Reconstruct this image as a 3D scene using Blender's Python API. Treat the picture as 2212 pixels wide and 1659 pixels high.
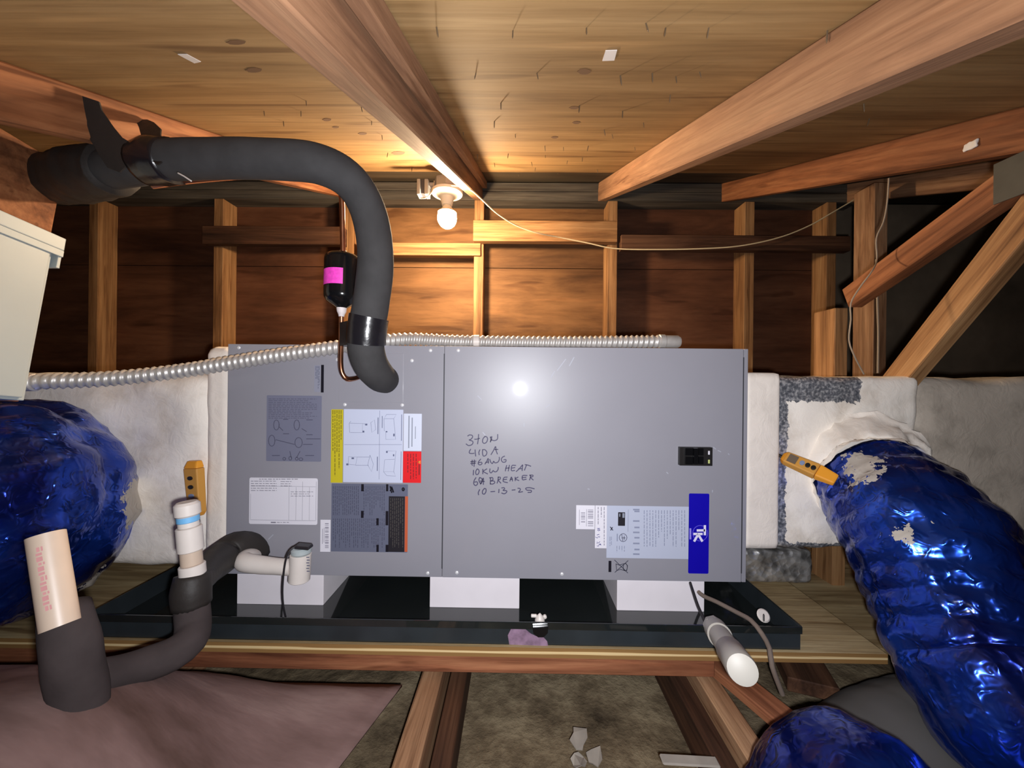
import bpy, bmesh, math, random
from mathutils import Vector, Matrix, noise
random.seed(7)
sc = bpy.context.scene
for o in list(bpy.data.objects):
    bpy.data.objects.remove(o)
col = sc.collection
# ---------------------------------------------------------------- camera
FPX, CX, CY = 831.0, 1106.0, 829.5
ROLL, YAW, PITCH = math.radians(0.62), math.radians(0.62), math.radians(0.0)
F = Vector((-math.sin(YAW), math.cos(YAW), math.sin(PITCH))).normalized()
R0 = F.cross(Vector((0, 0, 1))).normalized()
U0 = R0.cross(F)
R = (R0 * math.cos(ROLL) + U0 * math.sin(ROLL)).normalized()
U = R.cross(F)
cam = bpy.data.cameras.new('camera')
cam.sensor_width = 36.0
cam.lens = 36.0 * FPX / 2212.0
cam.clip_start = 0.01
camo = bpy.data.objects.new('camera', cam)
col.objects.link(camo)
M = Matrix((R, U, -F)).transposed().to_4x4()
camo.matrix_world = M
sc.camera = camo
# ---------------------------------------------------------------- world, lamp light, exposure
w = bpy.data.worlds.new('world')
sc.world = w
w.use_nodes = True
w.node_tree.nodes['Background'].inputs[0].default_value = (0.5, 0.42, 0.36, 1)
w.node_tree.nodes['Background'].inputs[1].default_value = 0.004
FLASH_W, BULB_E, EXPO = 42.0, 1020.0, 0.0
fl = bpy.data.lights.new('phone_flash', 'SPOT')
fl.spot_size = math.radians(180)
fl.spot_blend = 1.0
fl.energy = FLASH_W
fl.color = (0.95, 0.96, 1.0)
fl.shadow_soft_size = 0.009
flo = bpy.data.objects.new('phone_flash', fl)
col.objects.link(flo)
flo.location = (0.019, -0.004, -0.021)
flo.rotation_euler = (math.radians(90), 0, 0)
vs = sc.view_settings
sc.display_settings.display_device = 'sRGB'
vs.view_transform = 'Standard'
vs.look = 'None'
vs.gamma = 1.0
vs.use_curve_mapping = False
vs.exposure = EXPO
sc.cycles.use_denoising = True
sc.cycles.max_bounces = 6
sc.cycles.sample_clamp_indirect = 4.0


# ---------------------------------------------------------------- picking points in the room
def P(px, py, y):
    d = F * FPX + R * (px - CX) - U * (py - CY)
    return d * (y / d.y)


SLOPE, ZD, ZB = 0.386, 0.245, 0.160


def on_deck(px, py, off=0.0):
    d = F * FPX + R * (px - CX) - U * (py - CY)
    t = (ZD - off) / (d.z - SLOPE * d.y)
    return d * t


# ---------------------------------------------------------------- materials
def srgb(r, g, b):
    f = lambda c: (c / 255 / 12.92) if c <= 10 else ((c / 255 + 0.055) / 1.055) ** 2.4
    return (f(r), f(g), f(b), 1.0)


def base_mat(name, colr, rough=0.6, metal=0.0, spec=0.5, coat=0.0):
    m = bpy.data.materials.new(name)
    m.use_nodes = True
    b = m.node_tree.nodes['Principled BSDF']
    b.inputs['Base Color'].default_value = colr
    b.inputs['Roughness'].default_value = rough
    b.inputs['Metallic'].default_value = metal
    b.inputs['Specular IOR Level'].default_value = spec
    b.inputs['Coat Weight'].default_value = coat
    b.inputs['Coat Roughness'].default_value = 0.045
    return m, m.node_tree, b


def N(nt, t, **kw):
    n = nt.nodes.new(t)
    for k, v in kw.items():
        if k in n.inputs:
            n.inputs[k].default_value = v
        else:
            setattr(n, k, v)
    return n


def ramp(nt, src, stops):
    r = nt.nodes.new('ShaderNodeValToRGB')
    e = r.color_ramp.elements
    while len(e) > 1:
        e.remove(e[-1])
    e[0].position, e[0].color = stops[0]
    for p, c in stops[1:]:
        q = e.new(p)
        q.color = c
    nt.links.new(src, r.inputs[0])
    return r


def bump(nt, b, src, strength, dist=0.002, prev=None):
    n = nt.nodes.new('ShaderNodeBump')
    n.inputs['Strength'].default_value = strength
    n.inputs['Distance'].default_value = dist
    nt.links.new(src, n.inputs['Height'])
    if prev:
        nt.links.new(prev.outputs[0], n.inputs['Normal'])
    nt.links.new(n.outputs[0], b.inputs['Normal'])
    return n


def coords(nt, scale, world=True, rnd=True):
    if world:
        src = nt.nodes.new('ShaderNodeNewGeometry').outputs['Position']
    else:
        src = nt.nodes.new('ShaderNodeTexCoord').outputs['Object']
        if rnd:
            oi = nt.nodes.new('ShaderNodeObjectInfo')
            mul = N(nt, 'ShaderNodeMath', operation='MULTIPLY')
            mul.inputs[1].default_value = 37.0
            nt.links.new(oi.outputs['Random'], mul.inputs[0])
            ad = N(nt, 'ShaderNodeVectorMath', operation='ADD')
            nt.links.new(src, ad.inputs[0])
            nt.links.new(mul.outputs[0], ad.inputs[1])
            src = ad.outputs[0]
    mp = nt.nodes.new('ShaderNodeMapping')
    mp.inputs['Scale'].default_value = scale
    nt.links.new(src, mp.inputs['Vector'])
    return mp.outputs[0]


def mixc(nt, fac, a, b, blend='MIX'):
    m = nt.nodes.new('ShaderNodeMix')
    m.data_type = 'RGBA'
    m.blend_type = blend
    if isinstance(fac, float):
        m.inputs[0].default_value = fac
    else:
        nt.links.new(fac, m.inputs[0])
    for v, i in ((a, 6), (b, 7)):
        if isinstance(v, tuple):
            m.inputs[i].default_value = v
        else:
            nt.links.new(v, m.inputs[i])
    return m.outputs[2]


def wood(name, dark, mid, light, grain=(2.2, 26, 26), world=False, rough=0.72, streak=0.5, figure=None, blot=0.55):
    """grain runs along X of the given space"""
    m, nt, b = base_mat(name, mid, rough, spec=0.25)
    c1 = coords(nt, grain, world)
    n1 = N(nt, 'ShaderNodeTexNoise', Scale=1.0, Detail=6.0, Roughness=0.62, Distortion=0.6)
    nt.links.new(c1, n1.inputs['Vector'])
    r1 = ramp(nt, n1.outputs[0], [(0.28, dark), (0.5, mid), (0.74, light)])
    c2 = coords(nt, (grain[0] * 0.5, grain[1] * 2.6, grain[2] * 2.6), world)
    n2 = N(nt, 'ShaderNodeTexNoise', Scale=1.0, Detail=3.0, Roughness=0.6, Distortion=1.2)
    nt.links.new(c2, n2.inputs['Vector'])
    r2 = ramp(nt, n2.outputs[0], [(0.36, (0.42, 0.36, 0.32, 1)), (0.56, (1, 1, 1, 1))])
    c = mixc(nt, streak, r1.outputs[0], r2.outputs[0], 'MULTIPLY')
    c3 = coords(nt, (2.0, 5.0, 5.0), world)
    n3 = N(nt, 'ShaderNodeTexNoise', Scale=1.0, Detail=3.0, Roughness=0.55)
    nt.links.new(c3, n3.inputs['Vector'])
    r3 = ramp(nt, n3.outputs[0], [(0.3, (0.45, 0.4, 0.38, 1)), (0.6, (1, 1, 1, 1))])
    c = mixc(nt, blot, c, r3.outputs[0], 'MULTIPLY')
    c5 = coords(nt, (grain[0] * 1.7, grain[1] * 2.2, grain[2] * 2.2), world)
    n5 = N(nt, 'ShaderNodeTexNoise', Scale=1.0, Detail=2.0, Roughness=0.5, Distortion=0.5)
    nt.links.new(c5, n5.inputs['Vector'])
    r5 = ramp(nt, n5.outputs[0], [(0.30, (0.50, 0.42, 0.36, 1)), (0.37, (1, 1, 1, 1)), (0.64, (1, 1, 1, 1)), (0.72, (1.25, 1.22, 1.2, 1))])
    c = mixc(nt, 0.75, c, r5.outputs[0], 'MULTIPLY')
    c6 = coords(nt, (grain[0] * 6, grain[1] * 9, grain[2] * 9), world)
    n6 = N(nt, 'ShaderNodeTexNoise', Scale=1.0, Detail=3.0, Roughness=0.6)
    nt.links.new(c6, n6.inputs['Vector'])
    r6 = ramp(nt, n6.outputs[0], [(0.3, (0.72, 0.68, 0.64, 1)), (0.55, (1, 1, 1, 1))])
    c = mixc(nt, 0.6, c, r6.outputs[0], 'MULTIPLY')
    if figure:
        c4 = coords(nt, figure, world)
        wv = N(nt, 'ShaderNodeTexWave', Scale=1.0, Distortion=9.0, Detail=3.0)
        wv.inputs['Detail Scale'].default_value = 0.6
        wv.bands_direction = 'Z'
        nt.links.new(c4, wv.inputs['Vector'])
        r4 = ramp(nt, wv.outputs[0], [(0.15, (0.6, 0.5, 0.42, 1)), (0.5, (1, 1, 1, 1))])
        c = mixc(nt, 0.5, c, r4.outputs[0], 'MULTIPLY')
    nt.links.new(c, b.inputs['Base Color'])
    bump(nt, b, n2.outputs[0], 0.35, 0.002)
    return m


MT = {}
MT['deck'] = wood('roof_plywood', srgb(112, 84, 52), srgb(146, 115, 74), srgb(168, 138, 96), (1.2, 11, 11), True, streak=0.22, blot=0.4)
MT['deck_shaded'] = wood('shaded_roof_plywood', srgb(48, 42, 34), srgb(74, 64, 50), srgb(96, 84, 68), (1.2, 11, 11), True, streak=0.3, blot=0.5)  # roof plywood with the lampholder's shadow band put into its colour
MT['rafter'] = wood('rafter_wood', srgb(110, 78, 58), srgb(150, 112, 84), srgb(174, 136, 104), (2.0, 26, 26), streak=0.25)
MT['rafter_red'] = wood('rafter_red_wood', srgb(98, 60, 38), srgb(148, 96, 62), srgb(172, 120, 82), (2.4, 18, 18), streak=0.25, figure=(2, 8, 10))
MT['stud'] = wood('stud_wood', srgb(104, 72, 44), srgb(158, 116, 76), srgb(184, 144, 100), (2.0, 30, 30))
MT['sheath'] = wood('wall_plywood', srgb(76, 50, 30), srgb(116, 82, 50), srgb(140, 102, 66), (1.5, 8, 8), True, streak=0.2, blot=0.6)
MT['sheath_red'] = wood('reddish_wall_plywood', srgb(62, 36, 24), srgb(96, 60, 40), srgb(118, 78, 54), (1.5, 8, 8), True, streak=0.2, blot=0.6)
MT['darkwood'] = wood('dark_brown_wood', srgb(46, 30, 22), srgb(84, 56, 40), srgb(110, 78, 56), (2.0, 24, 24))  # dark brown tone shared by ledgers and floor boards
MT['plate'] = wood('shaded_plate_wood', srgb(42, 40, 38), srgb(84, 78, 70), srgb(112, 104, 92), (1.2, 20, 20), True)  # plates toned dark: the lampholder's shade is in the colour
MT['rail'] = wood('rail_wood', srgb(96, 52, 34), srgb(158, 100, 70), srgb(190, 132, 94), (2.4, 20, 20))
MT['ply'] = wood('platform_plywood', srgb(134, 112, 78), srgb(178, 156, 116), srgb(202, 184, 144), (2.2, 18, 18), True, blot=0.3)
MT['joist'] = wood('joist_wood', srgb(96, 66, 46), srgb(164, 124, 92), srgb(196, 158, 122), (2.2, 22, 22))


def ply_edge():
    m, nt, b = base_mat('plywood_edge', srgb(190, 158, 108), 0.75, spec=0.2)
    g = nt.nodes.new('ShaderNodeNewGeometry')
    s = nt.nodes.new('ShaderNodeSeparateXYZ')
    nt.links.new(g.outputs['Position'], s.inputs[0])
    nz = N(nt, 'ShaderNodeTexNoise', Scale=9.0, Detail=4.0)
    ma = N(nt, 'ShaderNodeMath', operation='MULTIPLY_ADD')
    ma.inputs[1].default_value = 0.006
    nt.links.new(nz.outputs[0], ma.inputs[0])
    nt.links.new(s.outputs[2], ma.inputs[2])
    mu = N(nt, 'ShaderNodeMath', operation='MULTIPLY')
    mu.inputs[1].default_value = 1000 / 6.6 * math.pi
    nt.links.new(ma.outputs[0], mu.inputs[0])
    si = N(nt, 'ShaderNodeMath', operation='SINE')
    nt.links.new(mu.outputs[0], si.inputs[0])
    r = ramp(nt, si.outputs[0], [(0.2, srgb(138, 104, 62)), (0.6, srgb(206, 176, 124)), (1.0, srgb(220, 196, 150))])
    nt.links.new(r.outputs[0], b.inputs['Base Color'])
    return m


MT['plyedge'] = ply_edge()


def plain(name, colr, rough=0.6, metal=0.0, spec=0.5, coat=0.0, nscale=0, nstr=0.0, vary=0.0, vs_=20):
    m, nt, b = base_mat(name, colr, rough, metal, spec, coat)
    if vary:
        n = N(nt, 'ShaderNodeTexNoise', Scale=float(vs_), Detail=4.0)
        nt.links.new(nt.nodes.new('ShaderNodeNewGeometry').outputs['Position'], n.inputs['Vector'])
        k = 1 - vary
        r = ramp(nt, n.outputs[0], [(0.3, (colr[0] * k, colr[1] * k, colr[2] * k, 1)), (0.65, colr)])
        nt.links.new(r.outputs[0], b.inputs['Base Color'])
    if nscale:
        n = N(nt, 'ShaderNodeTexNoise', Scale=float(nscale), Detail=5.0)
        nt.links.new(nt.nodes.new('ShaderNodeNewGeometry').outputs['Position'], n.inputs['Vector'])
        bump(nt, b, n.outputs[0], nstr, 0.003)
    return m


MT['cabinet'] = plain('grey_cabinet_paint', srgb(146, 145, 154), 0.38, spec=0.4, coat=0.3, vary=0.05, vs_=5, nscale=160, nstr=0.006)
MT['cabdark'] = plain('grey_shadow_gap', srgb(52, 52, 58), 0.6)
MT['screw'] = plain('bright_screw_steel', srgb(222, 222, 226), 0.35, metal=0.2)
MT['foam_block'] = plain('white_foam_block', srgb(228, 222, 228), 0.75, vary=0.04)
MT['pan'] = plain('black_pan_paint', srgb(30, 34, 34), 0.09, spec=0.6, coat=0.5, vary=0.2, vs_=6, nscale=6, nstr=0.05)
MT['pan_out'] = plain('black_pan_side', srgb(44, 50, 54), 0.3, spec=0.5, vary=0.3, vs_=14)
MT['foam'] = plain('black_foam_rubber', srgb(60, 59, 60), 0.85, spec=0.3, nscale=55, nstr=0.25, vary=0.2, vs_=30)
MT['foam_brown'] = plain('dusty_foam_rubber', srgb(66, 58, 58), 0.9, spec=0.2, nscale=45, nstr=0.3, vary=0.25, vs_=22)
MT['tape'] = plain('black_vinyl_tape', srgb(26, 24, 28), 0.25, spec=0.5, nscale=70, nstr=0.2)
MT['duct_tape'] = plain('dull_black_tape', srgb(40, 36, 34), 0.6, spec=0.4, nscale=40, nstr=0.5)
MT['copper'] = plain('copper_pipe', srgb(206, 142, 108), 0.3, metal=1.0, vary=0.35, vs_=26)
MT['braze'] = plain('frosted_joint', srgb(216, 206, 206), 0.6, vary=0.2, vs_=90)
MT['gloss_black'] = plain('gloss_black_shell', srgb(16, 16, 18), 0.15, spec=0.5)
MT['conduit'] = plain('galvanised_steel', srgb(206, 202, 198), 0.42, metal=0.5, vary=0.15, vs_=60)
MT['box_grey'] = plain('pale_grey_enamel', srgb(170, 180, 182), 0.45, vary=0.05, vs_=9, nscale=60, nstr=0.03)
MT['pvc_dimmed'] = plain('dimmed_white_pvc', srgb(172, 168, 160), 0.5)  # white PVC toned down in colour to offset the near flash
MT['pvc'] = plain('white_pvc', srgb(214, 206, 200), 0.4, vary=0.04, vs_=40)
MT['pvc_cream'] = plain('cream_pvc', srgb(196, 176, 158), 0.42, vary=0.06, vs_=30)
MT['blue_band'] = plain('blue_primer', srgb(110, 174, 222), 0.5)
MT['orange'] = plain('orange_plastic', srgb(238, 160, 48), 0.42)
MT['orange_d'] = plain('ochre_plastic', srgb(206, 148, 66), 0.5)
MT['screen'] = plain('grey_screen', srgb(112, 98, 84), 0.3)
MT['blackp'] = plain('black_plastic', srgb(30, 28, 28), 0.4)
MT['wire_black'] = plain('black_wire', srgb(34, 32, 36), 0.45)
MT['wire_brown'] = plain('dusty_brown_cable', srgb(112, 98, 88), 0.8)
MT['romex'] = plain('cream_cable', srgb(226, 206, 166), 0.5)
MT['string'] = plain('grey_twine', srgb(150, 134, 116), 0.9)
MT['lampholder'] = plain('white_lampholder', srgb(232, 222, 196), 0.35)
MT['steelbox'] = plain('grey_metal_box', srgb(150, 154, 160), 0.45, metal=0.6)
MT['paper'] = plain('white_paper', srgb(206, 200, 196), 0.8)
MT['farwall'] = plain('dusty_grey_brown_board', srgb(170, 150, 128), 0.95, vary=0.5, vs_=3)
MT['drywall'] = plain('dusty_pale_board', srgb(150, 142, 132), 0.9, vary=0.3)
MT['primer'] = plain('purple_primer_stain', srgb(150, 122, 146), 0.4, vary=0.45, vs_=70)
MT['nail'] = plain('nail_steel', srgb(120, 104, 84), 0.5, metal=0.6)
MT['greyduct'] = plain('dark_grey_duct_sleeve', srgb(92, 90, 88), 0.8, nscale=8, nstr=0.3, vary=0.2, vs_=4)


def mastic(name, foilmask=None, colr=srgb(250, 242, 232), dark=srgb(222, 210, 196)):
    m, nt, b = base_mat(name, colr, 0.7, spec=0.3)
    g = nt.nodes.new('ShaderNodeNewGeometry').outputs['Position']
    n1 = N(nt, 'ShaderNodeTexNoise', Scale=9.0, Detail=6.0, Roughness=0.6)
    nt.links.new(g, n1.inputs['Vector'])
    r = ramp(nt, n1.outputs[0], [(0.32, dark), (0.52, colr)])
    n2 = N(nt, 'ShaderNodeTexNoise', Scale=26.0, Detail=6.0, Roughness=0.6, Distortion=0.8)
    nt.links.new(g, n2.inputs['Vector'])
    c = r.outputs[0]
    if foilmask:
        # foil shows where mastic was not brushed: x0 strip, a top patch, the bottom edge
        s = nt.nodes.new('ShaderNodeSeparateXYZ')
        nz = N(nt, 'ShaderNodeTexNoise', Scale=70.0, Detail=4.0, Roughness=0.7)
        nt.links.new(g, nz.inputs['Vector'])
        sub = N(nt, 'ShaderNodeVectorMath', operation='SUBTRACT')
        nt.links.new(nz.outputs['Color'], sub.inputs[0])
        sub.inputs[1].default_value = (0.5, 0.5, 0.5)
        sc_ = N(nt, 'ShaderNodeVectorMath', operation='SCALE')
        nt.links.new(sub.outputs[0], sc_.inputs[0])
        sc_.inputs['Scale'].default_value = 0.03
        ad = N(nt, 'ShaderNodeVectorMath', operation='ADD')
        nt.links.new(g, ad.inputs[0])
        nt.links.new(sc_.outputs[0], ad.inputs[1])
        nt.links.new(ad.outputs[0], s.inputs[0])

        def lt(sock, v, op='LESS_THAN'):
            q = N(nt, 'ShaderNodeMath', operation=op)
            nt.links.new(sock, q.inputs[0])
            q.inputs[1].default_value = v
            return q.outputs[0]

        def mul(a_, b_, op='MULTIPLY'):
            q = N(nt, 'ShaderNodeMath', operation=op)
            nt.links.new(a_, q.inputs[0])
            nt.links.new(b_, q.inputs[1])
            return q.outputs[0]
        xa, xb, za, zb = foilmask
        m1 = lt(s.outputs[0], xa)
        m2 = mul(lt(s.outputs[0], xb), lt(s.outputs[2], za, 'GREATER_THAN'))
        m3 = lt(s.outputs[2], zb)
        mk = mul(mul(m1, m2, 'MAXIMUM'), m3, 'MAXIMUM')
        nf = N(nt, 'ShaderNodeTexNoise', Scale=160.0, Detail=3.0)
        nt.links.new(g, nf.inputs['Vector'])
        rf = ramp(nt, nf.outputs[0], [(0.35, srgb(120, 124, 134)), (0.52, srgb(176, 178, 186)), (0.62, srgb(236, 236, 240))])
        c = mixc(nt, mk, c, rf.outputs[0])
        mm = N(nt, 'ShaderNodeMath', operation='MULTIPLY')
        mm.inputs[1].default_value = 0.65
        nt.links.new(mk, mm.inputs[0])
        nt.links.new(mm.outputs[0], b.inputs['Metallic'])
        ro = N(nt, 'ShaderNodeMath', operation='MULTIPLY_ADD')
        ro.inputs[1].default_value = -0.35
        ro.inputs[2].default_value = 0.7
        nt.links.new(mk, ro.inputs[0])
        nt.links.new(ro.outputs[0], b.inputs['Roughness'])
    nt.links.new(c, b.inputs['Base Color'])
    bump(nt, b, n2.outputs[0], 0.45, 0.006)
    return m


MT['mastic'] = mastic('mastic_coat')
MT['mastic_smooth'] = mastic('smooth_mastic_board', None, srgb(236, 226, 216), srgb(224, 214, 204))
MT['mastic_grey'] = mastic('grey_mastic', None, srgb(206, 194, 180), srgb(164, 154, 142))  # greyer mastic for the farther plenum section


def foil():
    m, nt, b = base_mat('crinkled_foil', srgb(150, 148, 148), 0.35, metal=0.7)
    g = nt.nodes.new('ShaderNodeNewGeometry').outputs['Position']
    n1 = N(nt, 'ShaderNodeTexVoronoi', Scale=60.0)
    nt.links.new(g, n1.inputs['Vector'])
    n2 = N(nt, 'ShaderNodeTexNoise', Scale=30.0, Detail=5.0)
    nt.links.new(g, n2.inputs['Vector'])
    r = ramp(nt, n2.outputs[0], [(0.35, srgb(118, 116, 114)), (0.6, srgb(208, 206, 204))])
    nt.links.new(r.outputs[0], b.inputs['Base Color'])
    p = bump(nt, b, n1.outputs[0], 0.7, 0.006)
    bump(nt, b, n2.outputs[0], 0.5, 0.004, p)
    return m


MT['foil'] = foil()


def blue_film(name='blue_metallised_film', smears=()):
    m, nt, b = base_mat(name, srgb(28, 60, 170), 0.22, metal=0.85, spec=0.6)
    g = nt.nodes.new('ShaderNodeNewGeometry').outputs['Position']
    n0 = N(nt, 'ShaderNodeTexNoise', Scale=7.0, Detail=4.0)
    nt.links.new(g, n0.inputs['Vector'])
    r = ramp(nt, n0.outputs[0], [(0.35, srgb(18, 34, 118)), (0.65, srgb(36, 84, 208))])
    cc0 = r.outputs[0]
    if smears:
        nz = N(nt, 'ShaderNodeTexNoise', Scale=46.0, Detail=5.0, Roughness=0.65)
        nt.links.new(g, nz.inputs['Vector'])
        acc = None
        for c_, rad_, k_ in smears:
            ds_ = N(nt, 'ShaderNodeVectorMath', operation='DISTANCE')
            nt.links.new(g, ds_.inputs[0])
            ds_.inputs[1].default_value = c_
            m1_ = N(nt, 'ShaderNodeMath', operation='MULTIPLY_ADD')     # rad - distance + k * noise > 0
            nt.links.new(nz.outputs[0], m1_.inputs[0])
            m1_.inputs[1].default_value = k_
            m1_.inputs[2].default_value = rad_ - 0.5 * k_
            m2_ = N(nt, 'ShaderNodeMath', operation='GREATER_THAN')
            nt.links.new(m1_.outputs[0], m2_.inputs[0])
            nt.links.new(ds_.outputs['Value'], m2_.inputs[1])
            if acc is None:
                acc = m2_.outputs[0]
            else:
                m3_ = N(nt, 'ShaderNodeMath', operation='MAXIMUM')
                nt.links.new(acc, m3_.inputs[0])
                nt.links.new(m2_.outputs[0], m3_.inputs[1])
                acc = m3_.outputs[0]
        cc0 = mixc(nt, acc, cc0, srgb(186, 178, 168))
        me_ = N(nt, 'ShaderNodeMath', operation='MULTIPLY_ADD')
        nt.links.new(acc, me_.inputs[0])
        me_.inputs[1].default_value = -0.85
        me_.inputs[2].default_value = 0.85
        nt.links.new(me_.outputs[0], b.inputs['Metallic'])
        ro_ = N(nt, 'ShaderNodeMath', operation='MULTIPLY_ADD')
        nt.links.new(acc, ro_.inputs[0])
        ro_.inputs[1].default_value = 0.5
        ro_.inputs[2].default_value = 0.22
        nt.links.new(ro_.outputs[0], b.inputs['Roughness'])
    nt.links.new(cc0, b.inputs['Base Color'])
    n1 = N(nt, 'ShaderNodeTexNoise', Scale=9.0, Detail=4.0, Roughness=0.55, Distortion=0.6)
    n1.noise_type = 'RIDGED_MULTIFRACTAL'
    nt.links.new(g, n1.inputs['Vector'])
    n2 = N(nt, 'ShaderNodeTexNoise', Scale=52.0, Detail=3.0, Roughness=0.6, Distortion=1.0)
    n2.noise_type = 'RIDGED_MULTIFRACTAL'
    nt.links.new(g, n2.inputs['Vector'])
    p = bump(nt, b, n1.outputs[0], 0.9, 0.014)
    bump(nt, b, n2.outputs[0], 0.75, 0.004, p)
    b.inputs['Coat Weight'].default_value = 0.35
    b.inputs['Coat Roughness'].default_value = 0.12
    return m


MT['blue'] = blue_film()


def insulation():
    m, nt, b = base_mat('dusty_insulation', srgb(96, 84, 66), 0.95, spec=0.1)
    g = nt.nodes.new('ShaderNodeNewGeometry').outputs['Position']
    n1 = N(nt, 'ShaderNodeTexNoise', Scale=11.0, Detail=7.0, Roughness=0.65)
    nt.links.new(g, n1.inputs['Vector'])
    r = ramp(nt, n1.outputs[0], [(0.3, srgb(66, 56, 44)), (0.5, srgb(110, 96, 76)), (0.62, srgb(136, 122, 98))])
    nt.links.new(r.outputs[0], b.inputs['Base Color'])
    bump(nt, b, n1.outputs[0], 0.8, 0.02)
    return m


MT['insul'] = insulation()


def batt():
    m, nt, b = base_mat('brown_batt', srgb(118, 94, 90), 0.95, spec=0.1)
    g = nt.nodes.new('ShaderNodeNewGeometry').outputs['Position']
    mp = nt.nodes.new('ShaderNodeMapping')
    mp.inputs['Rotation'].default_value = (0, 0, 0.9)
    mp.inputs['Scale'].default_value = (3, 11, 6)
    nt.links.new(g, mp.inputs['Vector'])
    n1 = N(nt, 'ShaderNodeTexNoise', Scale=1.0, Detail=5.0, Roughness=0.55)
    nt.links.new(mp.outputs[0], n1.inputs['Vector'])
    r = ramp(nt, n1.outputs[0], [(0.3, srgb(86, 66, 60)), (0.55, srgb(122, 98, 94)), (0.7, srgb(146, 122, 116))])
    nt.links.new(r.outputs[0], b.inputs['Base Color'])
    bump(nt, b, n1.outputs[0], 0.5, 0.01)
    return m


MT['batt'] = batt()


def emitter(name, colr, s):
    m = bpy.data.materials.new(name)
    m.use_nodes = True
    nt = m.node_tree
    nt.nodes.clear()
    e = nt.nodes.new('ShaderNodeEmission')
    e.inputs[0].default_value = colr
    e.inputs[1].default_value = s
    o = nt.nodes.new('ShaderNodeOutputMaterial')
    nt.links.new(e.outputs[0], o.inputs[0])
    return m


MT['bulb'] = emitter('glowing_bulb', (1.0, 0.73, 0.45, 1), BULB_E)

LBL = {}


def lab(name, c, rough=0.4):
    if name not in LBL:
        LBL[name] = plain('label_' + name, c, rough, spec=0.4)
    return LBL[name]


# ---------------------------------------------------------------- building blocks
WM = {}


def link_mesh(name, me, mat, parent=None, Mw=None, smooth=True, label=None, cat=None, group=None, kind=None):
    if mat is not None:
        me.materials.append(mat)
    if smooth:
        me.polygons.foreach_set('use_smooth', [True] * len(me.polygons))
    o = bpy.data.objects.new(name, me)
    col.objects.link(o)
    if Mw is None:          # mesh is in world coordinates: recentre it
        n = len(me.vertices)
        if n:
            xs = [v.co for v in me.vertices]
            lo = Vector((min(v.x for v in xs), min(v.y for v in xs), min(v.z for v in xs)))
            hi = Vector((max(v.x for v in xs), max(v.y for v in xs), max(v.z for v in xs)))
            c = (lo + hi) / 2
            me.transform(Matrix.Translation(-c))
            Mw = Matrix.Translation(c)
        else:
            Mw = Matrix.Identity(4)
    WM[o.name] = Mw.copy()
    if parent is not None:
        o.parent = parent
        o.matrix_basis = WM[parent.name].inverted() @ Mw
    else:
        o.matrix_basis = Mw
    tag(o, label, cat, group, kind)
    return o


def tag(o, label=None, cat=None, group=None, kind=None):
    if label:
        o['label'] = label
    if cat:
        o['category'] = cat
    if group:
        o['group'] = group
    if kind:
        o['kind'] = kind


def empty(name, loc, label, cat, group=None, kind=None):
    o = bpy.data.objects.new(name, None)
    o.empty_display_size = 0.05
    col.objects.link(o)
    o.matrix_basis = Matrix.Translation(loc)
    WM[o.name] = Matrix.Translation(loc)
    tag(o, label, cat, group, kind)
    return o


def new_mesh(name, vs_, fs):
    me = bpy.data.meshes.new(name)
    me.from_pydata([tuple(v) for v in vs_], [], fs)
    me.update()
    return me


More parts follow.
